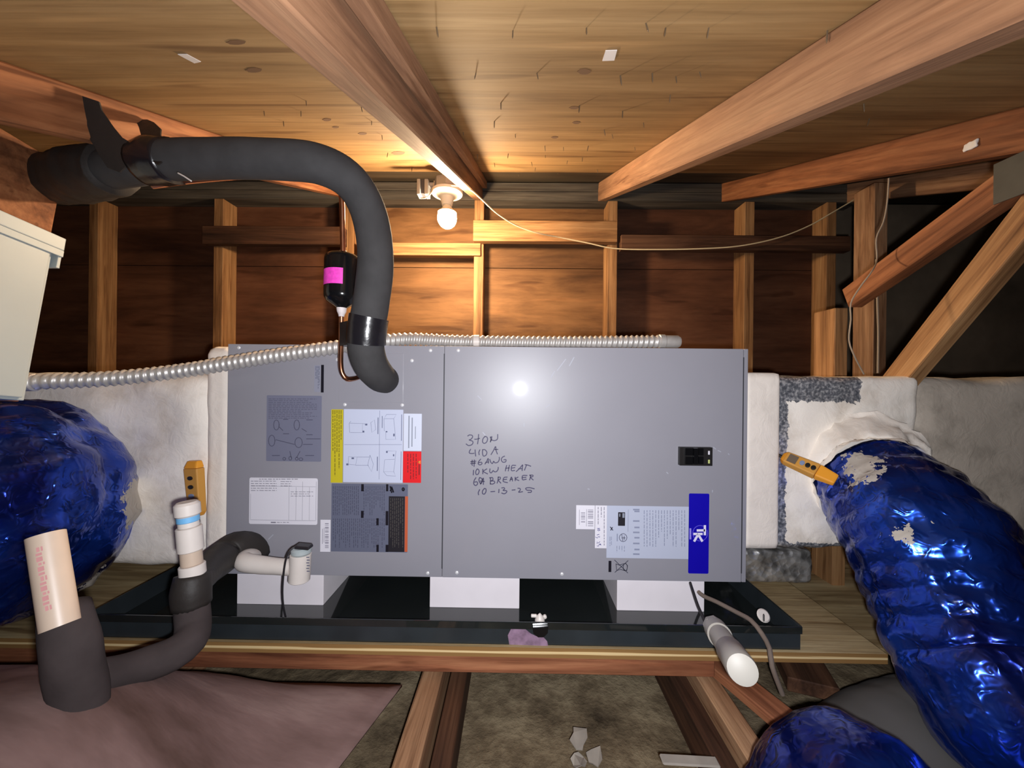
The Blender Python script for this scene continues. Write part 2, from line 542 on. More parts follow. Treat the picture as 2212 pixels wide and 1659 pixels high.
class MB:
    def __init__(s):
        s.v, s.f = [], []

    def add(s, vs_, fs):
        k = len(s.v)
        s.v += [Vector(v) for v in vs_]
        s.f += [tuple(i + k for i in f) for f in fs]
        return s

    def box(s, lo, hi):
        x0, y0, z0 = lo
        x1, y1, z1 = hi
        v = [(x0, y0, z0), (x1, y0, z0), (x1, y1, z0), (x0, y1, z0), (x0, y0, z1), (x1, y0, z1), (x1, y1, z1), (x0, y1, z1)]
        return s.add(v, [(0, 3, 2, 1), (4, 5, 6, 7), (0, 1, 5, 4), (1, 2, 6, 5), (2, 3, 7, 6), (3, 0, 4, 7)])

    def prism(s, poly, y0, y1):
        """polygon of (x,z) extruded along Y"""
        n = len(poly)
        v = [(x, y0, z) for x, z in poly] + [(x, y1, z) for x, z in poly]
        f = [tuple(range(n)), tuple(range(2 * n - 1, n - 1, -1))]
        f += [(i, i + n, (i + 1) % n + n, (i + 1) % n) for i in range(n)]
        return s.add(v, f)

    def tube(s, pts, rad, seg=12, caps=True, fn=None):
        """pts: world points; rad: number or list; fn(i, t, a) -> radius factor"""
        n = len(pts)
        rr = rad if isinstance(rad, (list, tuple)) else [rad] * n
        T = []
        for i in range(n):
            a = pts[max(i - 1, 0)]
            b = pts[min(i + 1, n - 1)]
            T.append((Vector(b) - Vector(a)).normalized())
        ref = Vector((0, 0, 1)) if abs(T[0].z) < 0.9 else Vector((1, 0, 0))
        nn = (ref - T[0] * ref.dot(T[0])).normalized()
        k = len(s.v)
        L = 0.0
        for i in range(n):
            if i:
                nn = (nn - T[i] * nn.dot(T[i])).normalized()
                L += (Vector(pts[i]) - Vector(pts[i - 1])).length
            bb = T[i].cross(nn)
            for j in range(seg):
                a = 2 * math.pi * j / seg
                r = rr[i] * (fn(L, a, i) if fn else 1.0)
                s.v.append(Vector(pts[i]) + (nn * math.cos(a) + bb * math.sin(a)) * r)
        for i in range(n - 1):
            for j in range(seg):
                a, b = k + i * seg + j, k + i * seg + (j + 1) % seg
                s.f.append((a, b, b + seg, a + seg))
        if caps:
            s.f.append(tuple(k + j for j in range(seg - 1, -1, -1)))
            s.f.append(tuple(k + (n - 1) * seg + j for j in range(seg)))
        return s

    def build(s, name, mat, parent=None, smooth=False, auto=True, bevel=0, **kw):
        me = new_mesh(name, s.v, s.f)
        if bevel:
            bm = bmesh.new()
            bm.from_mesh(me)
            ed = [e for e in bm.edges if len(e.link_faces) == 2 and e.calc_face_angle(0) > 0.6]
            bmesh.ops.bevel(bm, geom=ed, offset=bevel, segments=2, affect='EDGES', profile=0.6)
            bm.to_mesh(me)
            bm.free()
        o = link_mesh(name, me, mat, parent, smooth=smooth, **kw)
        if smooth and auto:
            me.set_sharp_from_angle(angle=math.radians(38))
        return o


def smooth_path(pts, step=0.01):
    """Catmull-Rom through the given points, resampled"""
    pts = [Vector(p) for p in pts]
    q = [pts[0] * 2 - pts[1]] + pts + [pts[-1] * 2 - pts[-2]]
    out = []
    for i in range(1, len(q) - 2):
        p0, p1, p2, p3 = q[i - 1], q[i], q[i + 1], q[i + 2]
        m = max(2, int((p2 - p1).length / step))
        for k in range(m):
            t = k / m
            out.append(0.5 * ((2 * p1) + (p2 - p0) * t + (2 * p0 - 5 * p1 + 4 * p2 - p3) * t * t + (3 * p1 - p0 - 3 * p2 + p3) * t ** 3))
    out.append(pts[-1])
    return out


def pipe(name, pts, r, mat, parent=None, seg=14, step=0.01, fn=None, raw=False, auto=True, **kw):
    pp = [Vector(p) for p in pts] if raw else smooth_path(pts, step)
    if isinstance(r, (list, tuple)):      # radii at the control points -> interpolate
        n = len(pp)
        rr = []
        for i in range(n):
            t = i / (n - 1) * (len(r) - 1)
            a = int(min(t, len(r) - 2))
            rr.append(r[a] + (r[a + 1] - r[a]) * (t - a))
    else:
        rr = r
    return MB().tube(pp, rr, seg, True, fn).build(name, mat, parent, smooth=True, auto=auto, **kw)


def lathe_mb(mb, p0, axis, prof, seg=20):
    """prof: list of (distance along axis, radius)"""
    axis = Vector(axis).normalized()
    pts = [Vector(p0) + axis * d for d, r in prof]
    # keep tangents constant
    ref = Vector((0, 0, 1)) if abs(axis.z) < 0.9 else Vector((1, 0, 0))
    nn = (ref - axis * ref.dot(axis)).normalized()
    bb = axis.cross(nn)
    k = len(mb.v)
    for (d, r), p in zip(prof, pts):
        for j in range(seg):
            a = 2 * math.pi * j / seg
            mb.v.append(p + (nn * math.cos(a) + bb * math.sin(a)) * max(r, 1e-5))
    for i in range(len(prof) - 1):
        for j in range(seg):
            a, b = k + i * seg + j, k + i * seg + (j + 1) % seg
            mb.f.append((a, b, b + seg, a + seg))
    mb.f.append(tuple(k + j for j in range(seg - 1, -1, -1)))
    mb.f.append(tuple(k + (len(prof) - 1) * seg + j for j in range(seg)))
    return mb


def lathe(name, p0, axis, prof, mat, parent=None, seg=22, **kw):
    return lathe_mb(MB(), p0, axis, prof, seg).build(name, mat, parent, smooth=True, **kw)


def beam(name, p0, p1, wid, hgt, mat, parent=None, up=(0, 0, 1), bevel=0.002, wob=0.0, **kw):
    """a board from p0 to p1 (centre line); local X is its length, Z its height"""
    p0, p1 = Vector(p0), Vector(p1)
    L = (p1 - p0).length
    x = (p1 - p0).normalized()
    z = Vector(up) - x * Vector(up).dot(x)
    z.normalize()
    y = z.cross(x)
    bm = bmesh.new()
    bmesh.ops.create_cube(bm, size=1.0)
    bmesh.ops.scale(bm, vec=(L, wid, hgt), verts=bm.verts)
    if bevel:
        bmesh.ops.bevel(bm, geom=list(bm.edges), offset=bevel, segments=1, affect='EDGES')
    me = bpy.data.meshes.new(name)
    bm.to_mesh(me)
    bm.free()
    Mw = Matrix((x, y, z)).transposed().to_4x4()
    Mw.translation = (p0 + p1) / 2
    return link_mesh(name, me, mat, parent, Mw, smooth=False, **kw)


def soft_box(name, lo, hi, r, cuts, amp, fr, mat, parent=None, seed=0.0, bulge=None, **kw):
    """box with rounded edges and an uneven hand-coated surface"""
    lo, hi = Vector(lo), Vector(hi)
    bm = bmesh.new()
    bmesh.ops.create_cube(bm, size=1.0)
    bmesh.ops.subdivide_edges(bm, edges=list(bm.edges), cuts=cuts, use_grid_fill=True)
    c, h = (lo + hi) / 2, (hi - lo) / 2
    for v in bm.verts:
        p = Vector((v.co.x * 2 * h.x, v.co.y * 2 * h.y, v.co.z * 2 * h.z))
        i = Vector([max(-(h[k] - r), min(h[k] - r, p[k])) for k in range(3)])
        d = p - i
        if d.length > 1e-6:
            d.normalize()
            p = i + d * r
        else:
            d = Vector((0, 0, 0))
        w_ = c + p
        nv = noise.noise(w_ * fr + Vector((seed, 0, 0))) + 0.5 * noise.noise(w_ * fr * 2.3 + Vector((0, seed, 0)))
        w_ = w_ + d * amp * nv
        if bulge:
            w_ = bulge(w_, d)
        v.co = w_
    me = bpy.data.meshes.new(name)
    bm.to_mesh(me)
    bm.free()
    return link_mesh(name, me, mat, parent, smooth=True, **kw)


# =====================================================================================
# SETTING: sloping roof deck, gable walls, floor of insulation
# =====================================================================================
ZJ = -0.590       # joist tops
ZI = -0.665       # insulation
YW = 1.85         # sheathing face of the stud wall
XL, XR, YF0, YF1 = -2.5, 4.2, -1.9, 4.2
deck = empty('ceiling', (0, 0, ZD), None, None, kind='structure')


def deck_sheet(x0, x1, y0, y1, mat):
    g = 0.0012
    mb = MB()
    t = 0.013
    v = []
    for z in (0, t):
        for x, y in ((x0 + g, y0 + g), (x1 - g, y0 + g), (x1 - g, y1 - g), (x0 + g, y1 - g)):
            v.append((x, y, ZD + SLOPE * y + z))
    mb.add(v, [(0, 1, 2, 3), (7, 6, 5, 4), (0, 4, 5, 1), (1, 5, 6, 2), (2, 6, 7, 3), (3, 7, 4, 0)])
    return mb.build('panel', mat, deck)


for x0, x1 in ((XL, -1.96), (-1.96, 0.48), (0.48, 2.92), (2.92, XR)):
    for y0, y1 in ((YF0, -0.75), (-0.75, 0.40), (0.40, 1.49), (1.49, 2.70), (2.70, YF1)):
        deck_sheet(x0, x1, y0, y1, MT['deck'] if y0 < 1.4 else MT['deck_shaded'])  # sheets near the stud wall carry painted shade

# dark knots in the roof plywood, flush with its face
for px, py, rx, rz in ((548, 152, 17, 5), (1262, 155, 14, 6), (706, 259, 9, 3), (1245, 265, 8, 3), (1240, 233, 10, 3), (1198, 297, 7, 2.2), (783, 289, 9, 2.5),
                       (860, 331, 14, 4), (510, 92, 20, 5), (725, 275, 7, 2)):
    c = on_deck(px, py, 0.0006)
    e1 = on_deck(px + rx, py, 0.0006) - c
    e2 = on_deck(px, py + rz, 0.0006) - c
    n = 14
    vs_ = [c + e1 * math.cos(2 * math.pi * k / n) * (1 + 0.15 * math.sin(3 * k)) + e2 * math.sin(2 * math.pi * k / n) for k in range(n)]
    vs_ += [v + Vector((0, 0, 0.001)) for v in vs_]
    MB().add(vs_, [tuple(range(n))] + [(i, i + n, (i + 1) % n + n, (i + 1) % n) for i in range(n)]).build('knot', lab('knot', srgb(96, 66, 40), 0.8), deck)

# shingle nails poking through
nail_me = None
nails = [(943, 58), (1108, 66), (1267, 60), (1395, 50), (1438, 60), (1531, 60), (913, 156), (1028, 158), (1160, 158), (1340, 163), (1409, 158), (1511, 155),
         (929, 222), (1082, 222), (1252, 228), (1068, 262), (1177, 315), (1217, 318), (1178, 335), (1098, 332), (1031, 333), (1258, 340), (1271, 315),
         (1305, 280), (838, 330), (825, 292), (803, 262), (780, 230), (1371, 318), (1148, 350), (1157, 362), (1068, 352), (1226, 347), (661, 218),
         (650, 240), (1322, 290), (1448, 205), (1787, 66), (1866, 224), (1878, 256), (1460, 165), (612, 262), (570, 240), (1000, 285), (1113, 290), (1345, 240),
         (1390, 265), (940, 320), (1120, 375), (1205, 372), (1290, 366), (890, 362)]
for i, (px, py) in enumerate(nails):
    a = on_deck(px, py)
    L = 0.010 + 0.007 * random.random()
    if nail_me is None:
        mb = MB()
        mb.tube([Vector((0, 0, 0.003)), Vector((0, 0, -0.013)), Vector((0, 0, -0.018))], [0.0013, 0.0013, 0.0002], 6)
        nail_me = new_mesh('nail', mb.v, mb.f)
        nail_me.materials.append(MT['nail'])
    o = bpy.data.objects.new('nail', nail_me)
    col.objects.link(o)
    Mw = Matrix.Translation(a) @ Matrix.Rotation(random.uniform(-.25, .25), 4, 'Y') @ Matrix.Rotation(random.uniform(-.2, .2), 4, 'X') @ Matrix.Scale(L / 0.018, 4)
    o.parent = deck
    o.matrix_basis = WM[deck.name].inverted() @ Mw

# paper scraps stapled to the deck
for poly, lb in (([(384, 118), (404, 118), (434, 134), (420, 137)], 'small white paper scrap stapled to the roof near the first rafter'),
                 ([(1308, 110), (1333, 109), (1327, 131), (1301, 132)], 'small white paper scrap stapled to the roof between two rafters')):
    vs_ = [on_deck(x, y, 0.0015) for x, y in poly]
    vs_ += [v + Vector((0, 0, 0.001)) for v in vs_]
    MB().add(vs_, [(3, 2, 1, 0), (4, 5, 6, 7)] + [(i, (i + 1) % 4, (i + 1) % 4 + 4, i + 4) for i in range(4)]).build('paper_scrap', MT['paper'], label=lb, cat='paper')

# rafters (their lower edges follow the roof)
RAF = [(-0.755, 'rafter_red', 'reddish rafter at the left behind the thick black insulated pipe'),
       (-0.182, 'rafter', 'pinkish brown rafter ending above the lit bulb'),
       (0.384, 'rafter', 'tan rafter sloping to the right of the bulb'),
       (0.945, 'rafter_red', 'reddish rafter with dark knot and pale mould patch at the right'),
       (1.51, 'rafter', 'dim rafter deep in the dark corner at the right')]
cs = math.sqrt(1 + SLOPE ** 2)
for X, mt, lb in RAF:
    y0, y1 = -1.7, (1.765 if X < 1.2 else 4.0)
    if X > 0.9:
        y1 = 3.9
    zc = (ZD + ZB) / 2 - 0.0005
    beam('rafter', (X, y0, zc + SLOPE * y0), (X, y1, zc + SLOPE * y1), 0.038, (ZD - ZB) / cs - 0.001, MT[mt], label=lb, cat='rafter', up=(0, 0, 1), bevel=0.003)
# second board nailed along the bulb rafter
beam('sister_board', (-0.150, -0.8, ZD - 0.018 + SLOPE * -0.8), (-0.150, 1.72, ZD - 0.018 + SLOPE * 1.72), 0.020, 0.030, MT['rafter'],
     label='thin board nailed along the rafter above the bulb', cat='board')

# floor of insulation
nx, ny = 90, 80
vs_, fs = [], []
for j in range(ny + 1):
    for i in range(nx + 1):
        x = XL + (XR - XL) * i / nx
        y = YF0 + (YF1 - YF0) * j / ny
        z = ZI - 0.02 + 0.022 * noise.noise(Vector((x * 4, y * 4, 0))) + 0.010 * noise.noise(Vector((x * 13, y * 13, 3)))
        vs_.append((x, y, z))
for j in range(ny):
    for i in range(nx):
        a = j * (nx + 1) + i
        fs.append((a, a + 1, a + nx + 2, a + nx + 1))
link_mesh('floor', new_mesh('floor', vs_, fs), MT['insul'], kind='structure')

# gable walls and the far wall
for nm, lo, hi in (('wall_left', (XL - 0.03, YF0, ZI - 0.1), (XL, YF1, 2.0)), ('wall_right', (XR, YF0, ZI - 0.1), (XR + 0.03, YF1, 2.0)),
                   ('wall_far', (1.60, 2.75, ZI - 0.1), (XR, 2.78, 1.298))):
    MB().box(lo, hi).build(nm, MT['farwall'], kind='structure')
# stud wall behind the unit
wall = empty('wall_back', (0, YW, ZI), None, None, kind='structure')
ztop = ZD + SLOPE * 1.76
zsh = 0.845
xs = [-2.44, -0.769, 0.438, 1.50]
for a, b in zip(xs[:-1], xs[1:]):
    for z0, z1 in ((ZI - 0.05, 0.555), (0.558, zsh)):
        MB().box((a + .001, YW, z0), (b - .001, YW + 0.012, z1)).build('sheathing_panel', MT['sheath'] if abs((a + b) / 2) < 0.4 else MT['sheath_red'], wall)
for k, (z0, z1) in enumerate(((ztop - 0.082, ztop - 0.042), (ztop - 0.040, ztop - 0.002))):
    beam('top_plate', (-2.45, 1.805, (z0 + z1) / 2), (1.55, 1.805, (z0 + z1) / 2), 0.089, z1 - z0, MT['plate'], wall)
for px in (200, 470, 752, 1033, 1322, 1618, 1795):
    X = P(px, 650, 1.76).x
    beam('stud', (X, 1.805, ZI - 0.04), (X, 1.805, ztop - 0.083), 0.044, 0.089, MT['stud'], wall, up=(0, 1, 0))


def ledger(x0, x1, y0, y1, yf, mat, th=0.035):
    a, b = P(x0, (y0 + y1) / 2, yf), P(x1, (y0 + y1) / 2, yf)
    z = (a.z + b.z) / 2
    h = (y1 - y0) / FPX * yf
    return beam('blocking', (a.x, yf + th / 2, z), (b.x, yf + th / 2, z), th, h, mat, wall, bevel=0.002)


ledger(775, 1038, 524, 551, 1.745, MT['stud'], 0.038)
ledger(1022, 1334, 476, 521, 1.715, MT['stud'], 0.038)
ledger(1342, 1838, 508, 540, 1.705, MT['darkwood'], 0.038)
ledger(436, 742, 488, 527, 1.705, MT['darkwood'], 0.038)
# =====================================================================================
# FLOOR FRAMING AND PLATFORM
# =====================================================================================
for X, lb in ((-0.742, 'floor joist half hidden under the black foam pipes'), (-0.165, 'floor joist running under the middle of the platform'),
              (0.395, 'floor joist running under the right part of the platform'), (0.985, 'floor joist beside the grey and blue ducts')):
    beam('floor_joist', (X, -1.6, ZJ - 0.0445), (X, 4.0, ZJ - 0.0445), 0.042, 0.089, MT['joist'], label=lb, cat='joist', bevel=0.004)
beam('floor_joist', (-0.115, -1.6, ZJ - 0.06), (-0.115, 1.7, ZJ - 0.06), 0.034, 0.07, MT['darkwood'], label='dark shaded board lying against the middle floor joist', cat='joist')  # shade on this board is put into its dark wood colour
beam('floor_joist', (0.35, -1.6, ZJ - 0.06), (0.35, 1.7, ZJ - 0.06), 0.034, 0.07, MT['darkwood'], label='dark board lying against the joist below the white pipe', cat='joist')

PF = 0.757   # front edge of the platform
zp = P(1106, 1399, PF).z
ZP1, ZP0 = zp, zp - 0.019
xr_ = P(1918, 1410, PF).x
plat = empty('platform', (0, PF, ZP0), 'plywood platform sheet under the black drain pan', 'platform')
MB().box((-1.32, PF + 0.0012, ZP0), (xr_, 1.62, ZP1)).build('board', MT['ply'], plat, bevel=0.001)
MB().box((-1.32, PF, ZP0), (xr_, PF + 0.0011, ZP1)).build('laminated_edge', MT['plyedge'], plat)
xq = P(1545, 1440, PF + 0.01).x
ra = beam('support_rail', (-1.30, PF + 0.055, ZP0 - 0.0205), (xq, PF + 0.055, ZP0 - 0.0205), 0.089, 0.040, MT['rail'], label='reddish lumber rail along the front under the platform', cat='rail', up=(0, 0, 1))
beam('support_rail', (-1.30, 1.52, ZP0 - 0.0205), (0.72, 1.52, ZP0 - 0.0205), 0.089, 0.040, MT['rail'], label='rear lumber rail under the platform', cat='rail')
# lower plywood sheet and scrap boards at the right
MB().box((0.74, 0.86, ZJ), (1.25, 1.75, ZJ + 0.014)).build('floor_sheet', MT['ply'], label='lower plywood scrap behind the right end of the platform', cat='plywood', bevel=0.001)
beam('loose_board', (0.385, 0.90, ZJ + 0.011), (0.50, 0.60, ZJ + 0.011), 0.05, 0.020, MT['rail'], label='loose brown board lying across the joists at the right', cat='board')
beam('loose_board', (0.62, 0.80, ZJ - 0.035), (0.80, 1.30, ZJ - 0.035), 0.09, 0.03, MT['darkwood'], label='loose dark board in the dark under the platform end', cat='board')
vs_, fs = [], []
nbx, nby = 70, 46
sst = lambda v: (lambda c_: c_ * c_ * (3 - 2 * c_))(max(0.0, min(1.0, v)))
for j in range(nby + 1):
    for i in range(nbx + 1):
        y = -0.30 + 1.045 * j / nby
        xe = -0.215 - 0.30 * (0.745 - y)
        x = -1.7 + (xe + 1.7) * i / nbx
        h = 0.19 * sst((0.80 - y) / 0.36) * sst((-0.30 - x) / 0.30) + 0.012 * noise.noise(Vector((x * 6, y * 6, 1))) + 0.006 * noise.noise(Vector((x * 17, y * 17, 5)))
        edge = min(1.0, (nbx - i) / 3.0) * min(1.0, (nby - j) / 2.0)
        vs_.append((x, y, ZJ + 0.004 + max(0.0, h + 0.018) * edge))
for j in range(nby):
    for i in range(nbx):
        a = j * (nbx + 1) + i
        fs.append((a, a + 1, a + nbx + 2, a + nbx + 1))
me_ = new_mesh('insulation_batt', vs_, fs)
bo = link_mesh('insulation_batt', me_, MT['batt'], label='dusty brown insulation batt humped over the joists in the lower left corner', cat='insulation')
sm_ = bo.modifiers.new('thickness', 'SOLIDIFY')
sm_.thickness = 0.004
beam('paper_strip', P(1428, 1640, 0.60), P(1552, 1647, 0.60), 0.018, 0.004, MT['drywall'], label='thin pale strip lying on the insulation', cat='strip')
# torn scraps
for k, (px, py, y, s, lb) in enumerate(((1252, 1600, 0.70, 1.0, 'torn pale scrap on the insulation, farthest of three'), (1285, 1640, 0.68, 0.8, 'torn pale scrap on the insulation, right of three'), (1250, 1650, 0.66, 0.7, 'torn pale scrap on the insulation, nearest of three'))):
    c = P(px, py, y)
    n = 9
    top = [c + Vector((math.cos(2 * math.pi * i / n) * 0.016 * s * random.uniform(.4, 1.3), math.sin(2 * math.pi * i / n) * 0.022 * s * random.uniform(.6, 1.2), 0.012 * random.random())) for i in range(n)]
    bot = [v - Vector((0, 0, 0.0015)) for v in top]
    MB().add(top + bot, [tuple(range(n)), tuple(range(2 * n - 1, n - 1, -1))] + [(i, i + n, (i + 1) % n + n, (i + 1) % n) for i in range(n)]).build(
        'torn_scrap', MT['drywall'], label=lb, cat='scrap', group='torn scraps on the insulation')

# =====================================================================================
# DRAIN PAN
# =====================================================================================
PY = 0.765
zt = P(1106, 1343, PY).z
pxl, pxr = P(185, 1360, PY).x, P(1729, 1375, PY).x
PB = 1.45
ZPF = ZP1 + 0.0025
pan = empty('drain_pan', (0, 1.1, ZP1), 'long black metal drain pan under the grey unit', 'pan')
t = 0.0015
MB().box((pxl, PY, ZP1 + 0.0005), (pxr, PB, ZPF)).build('pan_floor', MT['pan'], pan)
MB().box((pxl, PY, ZPF), (pxr, PY + t, zt)).build('rim', MT['pan_out'], pan)
MB().box((pxl, PB - t, ZPF), (pxr, PB, zt)).build('rim', MT['pan_out'], pan)
MB().box((pxl, PY + t, ZPF), (pxl + t, PB - t, zt)).build('rim', MT['pan_out'], pan)
MB().box((pxr - t, PY + t, ZPF), (pxr, PB - t, zt)).build('rim', MT['pan_out'], pan)
MB().box((pxl - .002, PY - 0.003, zt - 0.013), (pxr + .002, PY - 0.0002, zt + 0.001)).build('hem', MT['pan'], pan, bevel=0.0008)
MB().box((pxr + 0.0002, PY, zt - 0.010), (pxr + .003, PB, zt + 0.001)).build('hem', MT['pan'], pan, bevel=0.0008)
# primer splash on the pan side
poly = [(1100, 1392), (1097, 1372), (1104, 1358), (1120, 1355), (1133, 1357), (1146, 1368), (1158, 1374), (1172, 1374), (1182, 1385), (1184, 1395)]
q = [P(x, y, PY - 0.0004) for x, y in poly]
MB().prism([(v.x, v.z) for v in q], PY - 0.0010, PY - 0.0002).build('primer_stain', MT['primer'], pan)
# fitting that comes through the rim
ft = P(1165, 1340, 0.80)
fit = empty('drain_fitting', P(1165, 1350, 0.77), 'small white drain fitting poking over the pan rim', 'fitting')
lathe('plug', P(1166, 1342, 0.785), (0.0, 0, 1), [(-0.006, 0.010), (0.004, 0.010), (0.010, 0.007), (0.016, 0.0015)], MT['pvc'], fit, 12)
lathe('nub', P(1147, 1330, 0.785), (1, 0, 0), [(0, 0.002), (0.001, 0.0035), (0.011, 0.0035), (0.012, 0.002)], MT['pvc'], fit, 10)
lathe('nub', P(1177, 1334, 0.785), (0, 1, 0), [(0, 0.002), (0.001, 0.004), (0.005, 0.004)], MT['pvc'], fit, 10)
pts = [P(1150, 1352, PY - 0.004), P(1152, 1365, PY - 0.004), P(1162, 1373, PY - 0.004), P(1174, 1373, PY - 0.004), P(1183, 1364, PY - 0.004), P(1184, 1350, PY - 0.004)]
MB().prism([(v.x, v.z) for v in pts], PY - 0.010, PY - 0.0032).build('washer', MT['gloss_black'], fit, bevel=0.001)

# =====================================================================================
# AIR HANDLER
# =====================================================================================
YF = 0.883
XA, XB = P(490, 1000, YF).x, P(1613.5, 1000, YF).x
ZT, ZB0 = P(1060, 748.5, YF).z, P(1050, 1248.5, YF).z
XS = P(957.5, 1000, YF).x
unit = empty('air_handler', ((XA + XB) / 2, 1.15, ZB0), 'grey horizontal air handler covered in stickers and handwriting', 'air handler')
MB().box((XA + 0.001, YF + 0.006, ZB0 + 0.001), (XB - 0.001, 1.41, ZT - 0.001)).build('cabinet', MT['cabinet'], unit, bevel=0.0015)
MB().box((XA, YF, ZB0), (XS - 0.0004, YF + 0.0058, ZT)).build('coil_panel', MT['cabinet'], unit, bevel=0.0010)
XG = P(1604, 1000, YF).x
MB().box((XS + 0.0004, YF - 0.0006, ZB0), (XG - 0.0008, YF + 0.0058, ZT)).build('blower_panel', MT['cabinet'], unit, bevel=0.0010)
MB().box((XG + 0.0008, YF - 0.0004, ZB0), (XB, YF + 0.0058, ZT)).build('corner_flange', MT['cabinet'], unit, bevel=0.0010)
YP = YF - 0.0006


def strip(px, y0, y1, wpx, mat, name='seam', dy=0.0009):
    a = P(px, (y0 + y1) / 2, YF)
    w_ = wpx / FPX * YF / 2
    MB().box((a.x - w_, YP - dy, P(px, y1, YF).z), (a.x + w_, YP + 0.001, P(px, y0, YF).z)).build(name, mat, unit)


strip(957.5, 764, 1228, 2.2, MT['cabdark'])
strip(1603.5, 772, 1238, 2.0, MT['cabdark'])
# knock-out plate for the pipes
kp = [P(733, 762, YF), P(872, 762, YF), P(872, 868, YF), P(733, 868, YF)]
MB().box((kp[0].x, YF - 0.0010, kp[3].z), (kp[1].x, YF + 0.0002, kp[0].z)).build('pipe_plate', MT['cabinet'], unit, bevel=0.0004)
for px, py in ((930, 757), (890, 779), (990, 757), (745, 874), (869, 875), (516, 751), (729, 777), (924, 1238), (987, 1237), (1214, 1240)):
    c = P(px, py, YP)
    lathe('screw', c + Vector((0, 0.0002, 0)), (0, -1, 0), [(0, 0.0042), (0.0012, 0.0042), (0.0026, 0.0026), (0.0028, 0.0008)], MT['screw'], unit, 10)


def rect_w(x0, y0, x1, y1, yf):
    c = P((x0 + x1) / 2, (y0 + y1) / 2, yf)
    hw, hh = (x1 - x0) / 2 / FPX * yf, (y1 - y0) / 2 / FPX * yf
    return c.x - hw, c.x + hw, c.z - hh, c.z + hh


def rounded(x0, x1, z0, z1, r, n=4):
    p = []
    for cx, cz, a0 in ((x1 - r, z1 - r, 0), (x0 + r, z1 - r, 90), (x0 + r, z0 + r, 180), (x1 - r, z0 + r, 270)):
        for k in range(n + 1):
            a = math.radians(a0 + 90 * k / n)
            p.append((cx + r * math.cos(a), cz + r * math.sin(a)))
    return p[::-1]


def sticker(name, x0, y0, x1, y1, mat, parent=None, r=0.0008, lift=0.0003, base=None, label=None):
    yb = YP if base is None else base
    a, b, c, d = rect_w(x0, y0, x1, y1, yb)
    return MB().prism(rounded(a, b, c, d, r), yb - lift, yb - 0.00002).build(name, mat, parent or unit, label=label)


def quads(rects, yb, lift=0.00012):
    """many flat printed marks in one mesh, given in picture rectangles on the cabinet face"""
    mb = MB()
    for x0, y0, x1, y1 in rects:
        a, b, c, d = rect_w(x0, y0, x1, y1, yb)
        mb.add([(a, yb - lift, c), (b, yb - lift, c), (b, yb - lift, d), (a, yb - lift, d)], [(0, 1, 2, 3)])
    return mb


def words_h(x0, y0, x1, y1, n, hgt, fill=0.8, seed=1):
    rr = random.Random(seed)
    out = []
    for i in range(n):
        y = y0 + (y1 - y0) * (i + 0.5) / n
        x = x0
        end = x0 + (x1 - x0) * (1 if rr.random() < 0.6 else rr.uniform(0.5, 0.95)) * fill
        while x < end:
            l = rr.uniform(3, 10)
            out.append((x, y - hgt / 2, min(x + l, end), y + hgt / 2))
            x += l + rr.uniform(1.2, 2.4)
    return out


def words_v(x0, y0, x1, y1, n, hgt, fill=0.9, seed=1):
    rr = random.Random(seed)
    out = []
    for i in range(n):
        x = x1 - (x1 - x0) * (i + 0.5) / n
        y = y0
        end = y0 + (y1 - y0) * (1 if rr.random() < 0.55 else rr.uniform(0.45, 0.95)) * fill
        while y < end:
            l = rr.uniform(3, 10)
            out.append((x - hgt / 2, y, x + hgt / 2, min(y + l, end)))
            y += l + rr.uniform(1.2, 2.4)
    return out


def lines_px(segs, wd, yb, lift=0.00014):
    """polyline strokes of picture points on the cabinet face, wd in picture pixels"""
    mb = MB()
    for s in segs:
        s = [Vector((p[0], p[1])) for p in s]
        n = len(s)
        L, Rr = [], []
        for i in range(n):
            d = (s[min(i + 1, n - 1)] - s[max(i - 1, 0)])
            if d.length < 1e-6:
                d = Vector((1, 0))
            d.normalize()
            nn = Vector((-d.y, d.x)) * wd / 2
            e = d * (wd * 0.3) * (-1 if i == 0 else (1 if i == n - 1 else 0))
            L.append(s[i] + nn + e)
            Rr.append(s[i] - nn + e)
        vs_ = [P(p.x, p.y, yb - lift) for p in L + Rr]
        mb.add(vs_, [(i, i + 1, n + i + 1, n + i) for i in range(n - 1)])
    return mb


ink = lab('ink_dark', srgb(58, 58, 74), 0.6)
inkg = lab('ink_grey', srgb(96, 98, 118), 0.6)
inkl = lab('ink_pale', srgb(136, 142, 158), 0.6)
# a) blue-grey instruction sheet
S1 = sticker('instruction_label', 575, 854, 695, 997, lab('bluegrey', srgb(116, 118, 138)), r=0.002)
yb = YP - 0.0003
quads(words_h(580, 860, 690, 905, 12, 1.5, 0.95, 3), yb).build('print', lab('ink_bg', srgb(92, 92, 112), 0.6), S1)
oval = lambda cx, cy, rx, ry: [(cx + rx * math.cos(a * math.pi / 6), cy + ry * math.sin(a * math.pi / 6)) for a in range(13)]
segs = [oval(597, 918, 6, 11), oval(641, 918, 6, 11), oval(587, 952, 7, 12), oval(645, 956, 8, 11), oval(614, 991, 3, 3), oval(627, 990, 3, 4), oval(641, 991, 3, 3), oval(650, 992, 4, 3),
        [(603, 922), (611, 930)], [(652, 926), (662, 932)], [(596, 950), (636, 960)], [(662, 948), (692, 948)], [(655, 960), (675, 960)], [(626, 975), (629, 988)], [(648, 975), (641, 988)],
        [(588, 984), (604, 984)], [(660, 984), (678, 984)], [(612, 906), (622, 906)], [(662, 907), (675, 907)], [(612, 937), (624, 937)], [(662, 939), (675, 939)]]
lines_px(segs, 1.6, yb).build('drawing', lab('ink_bg2', srgb(80, 80, 100), 0.6), S1)
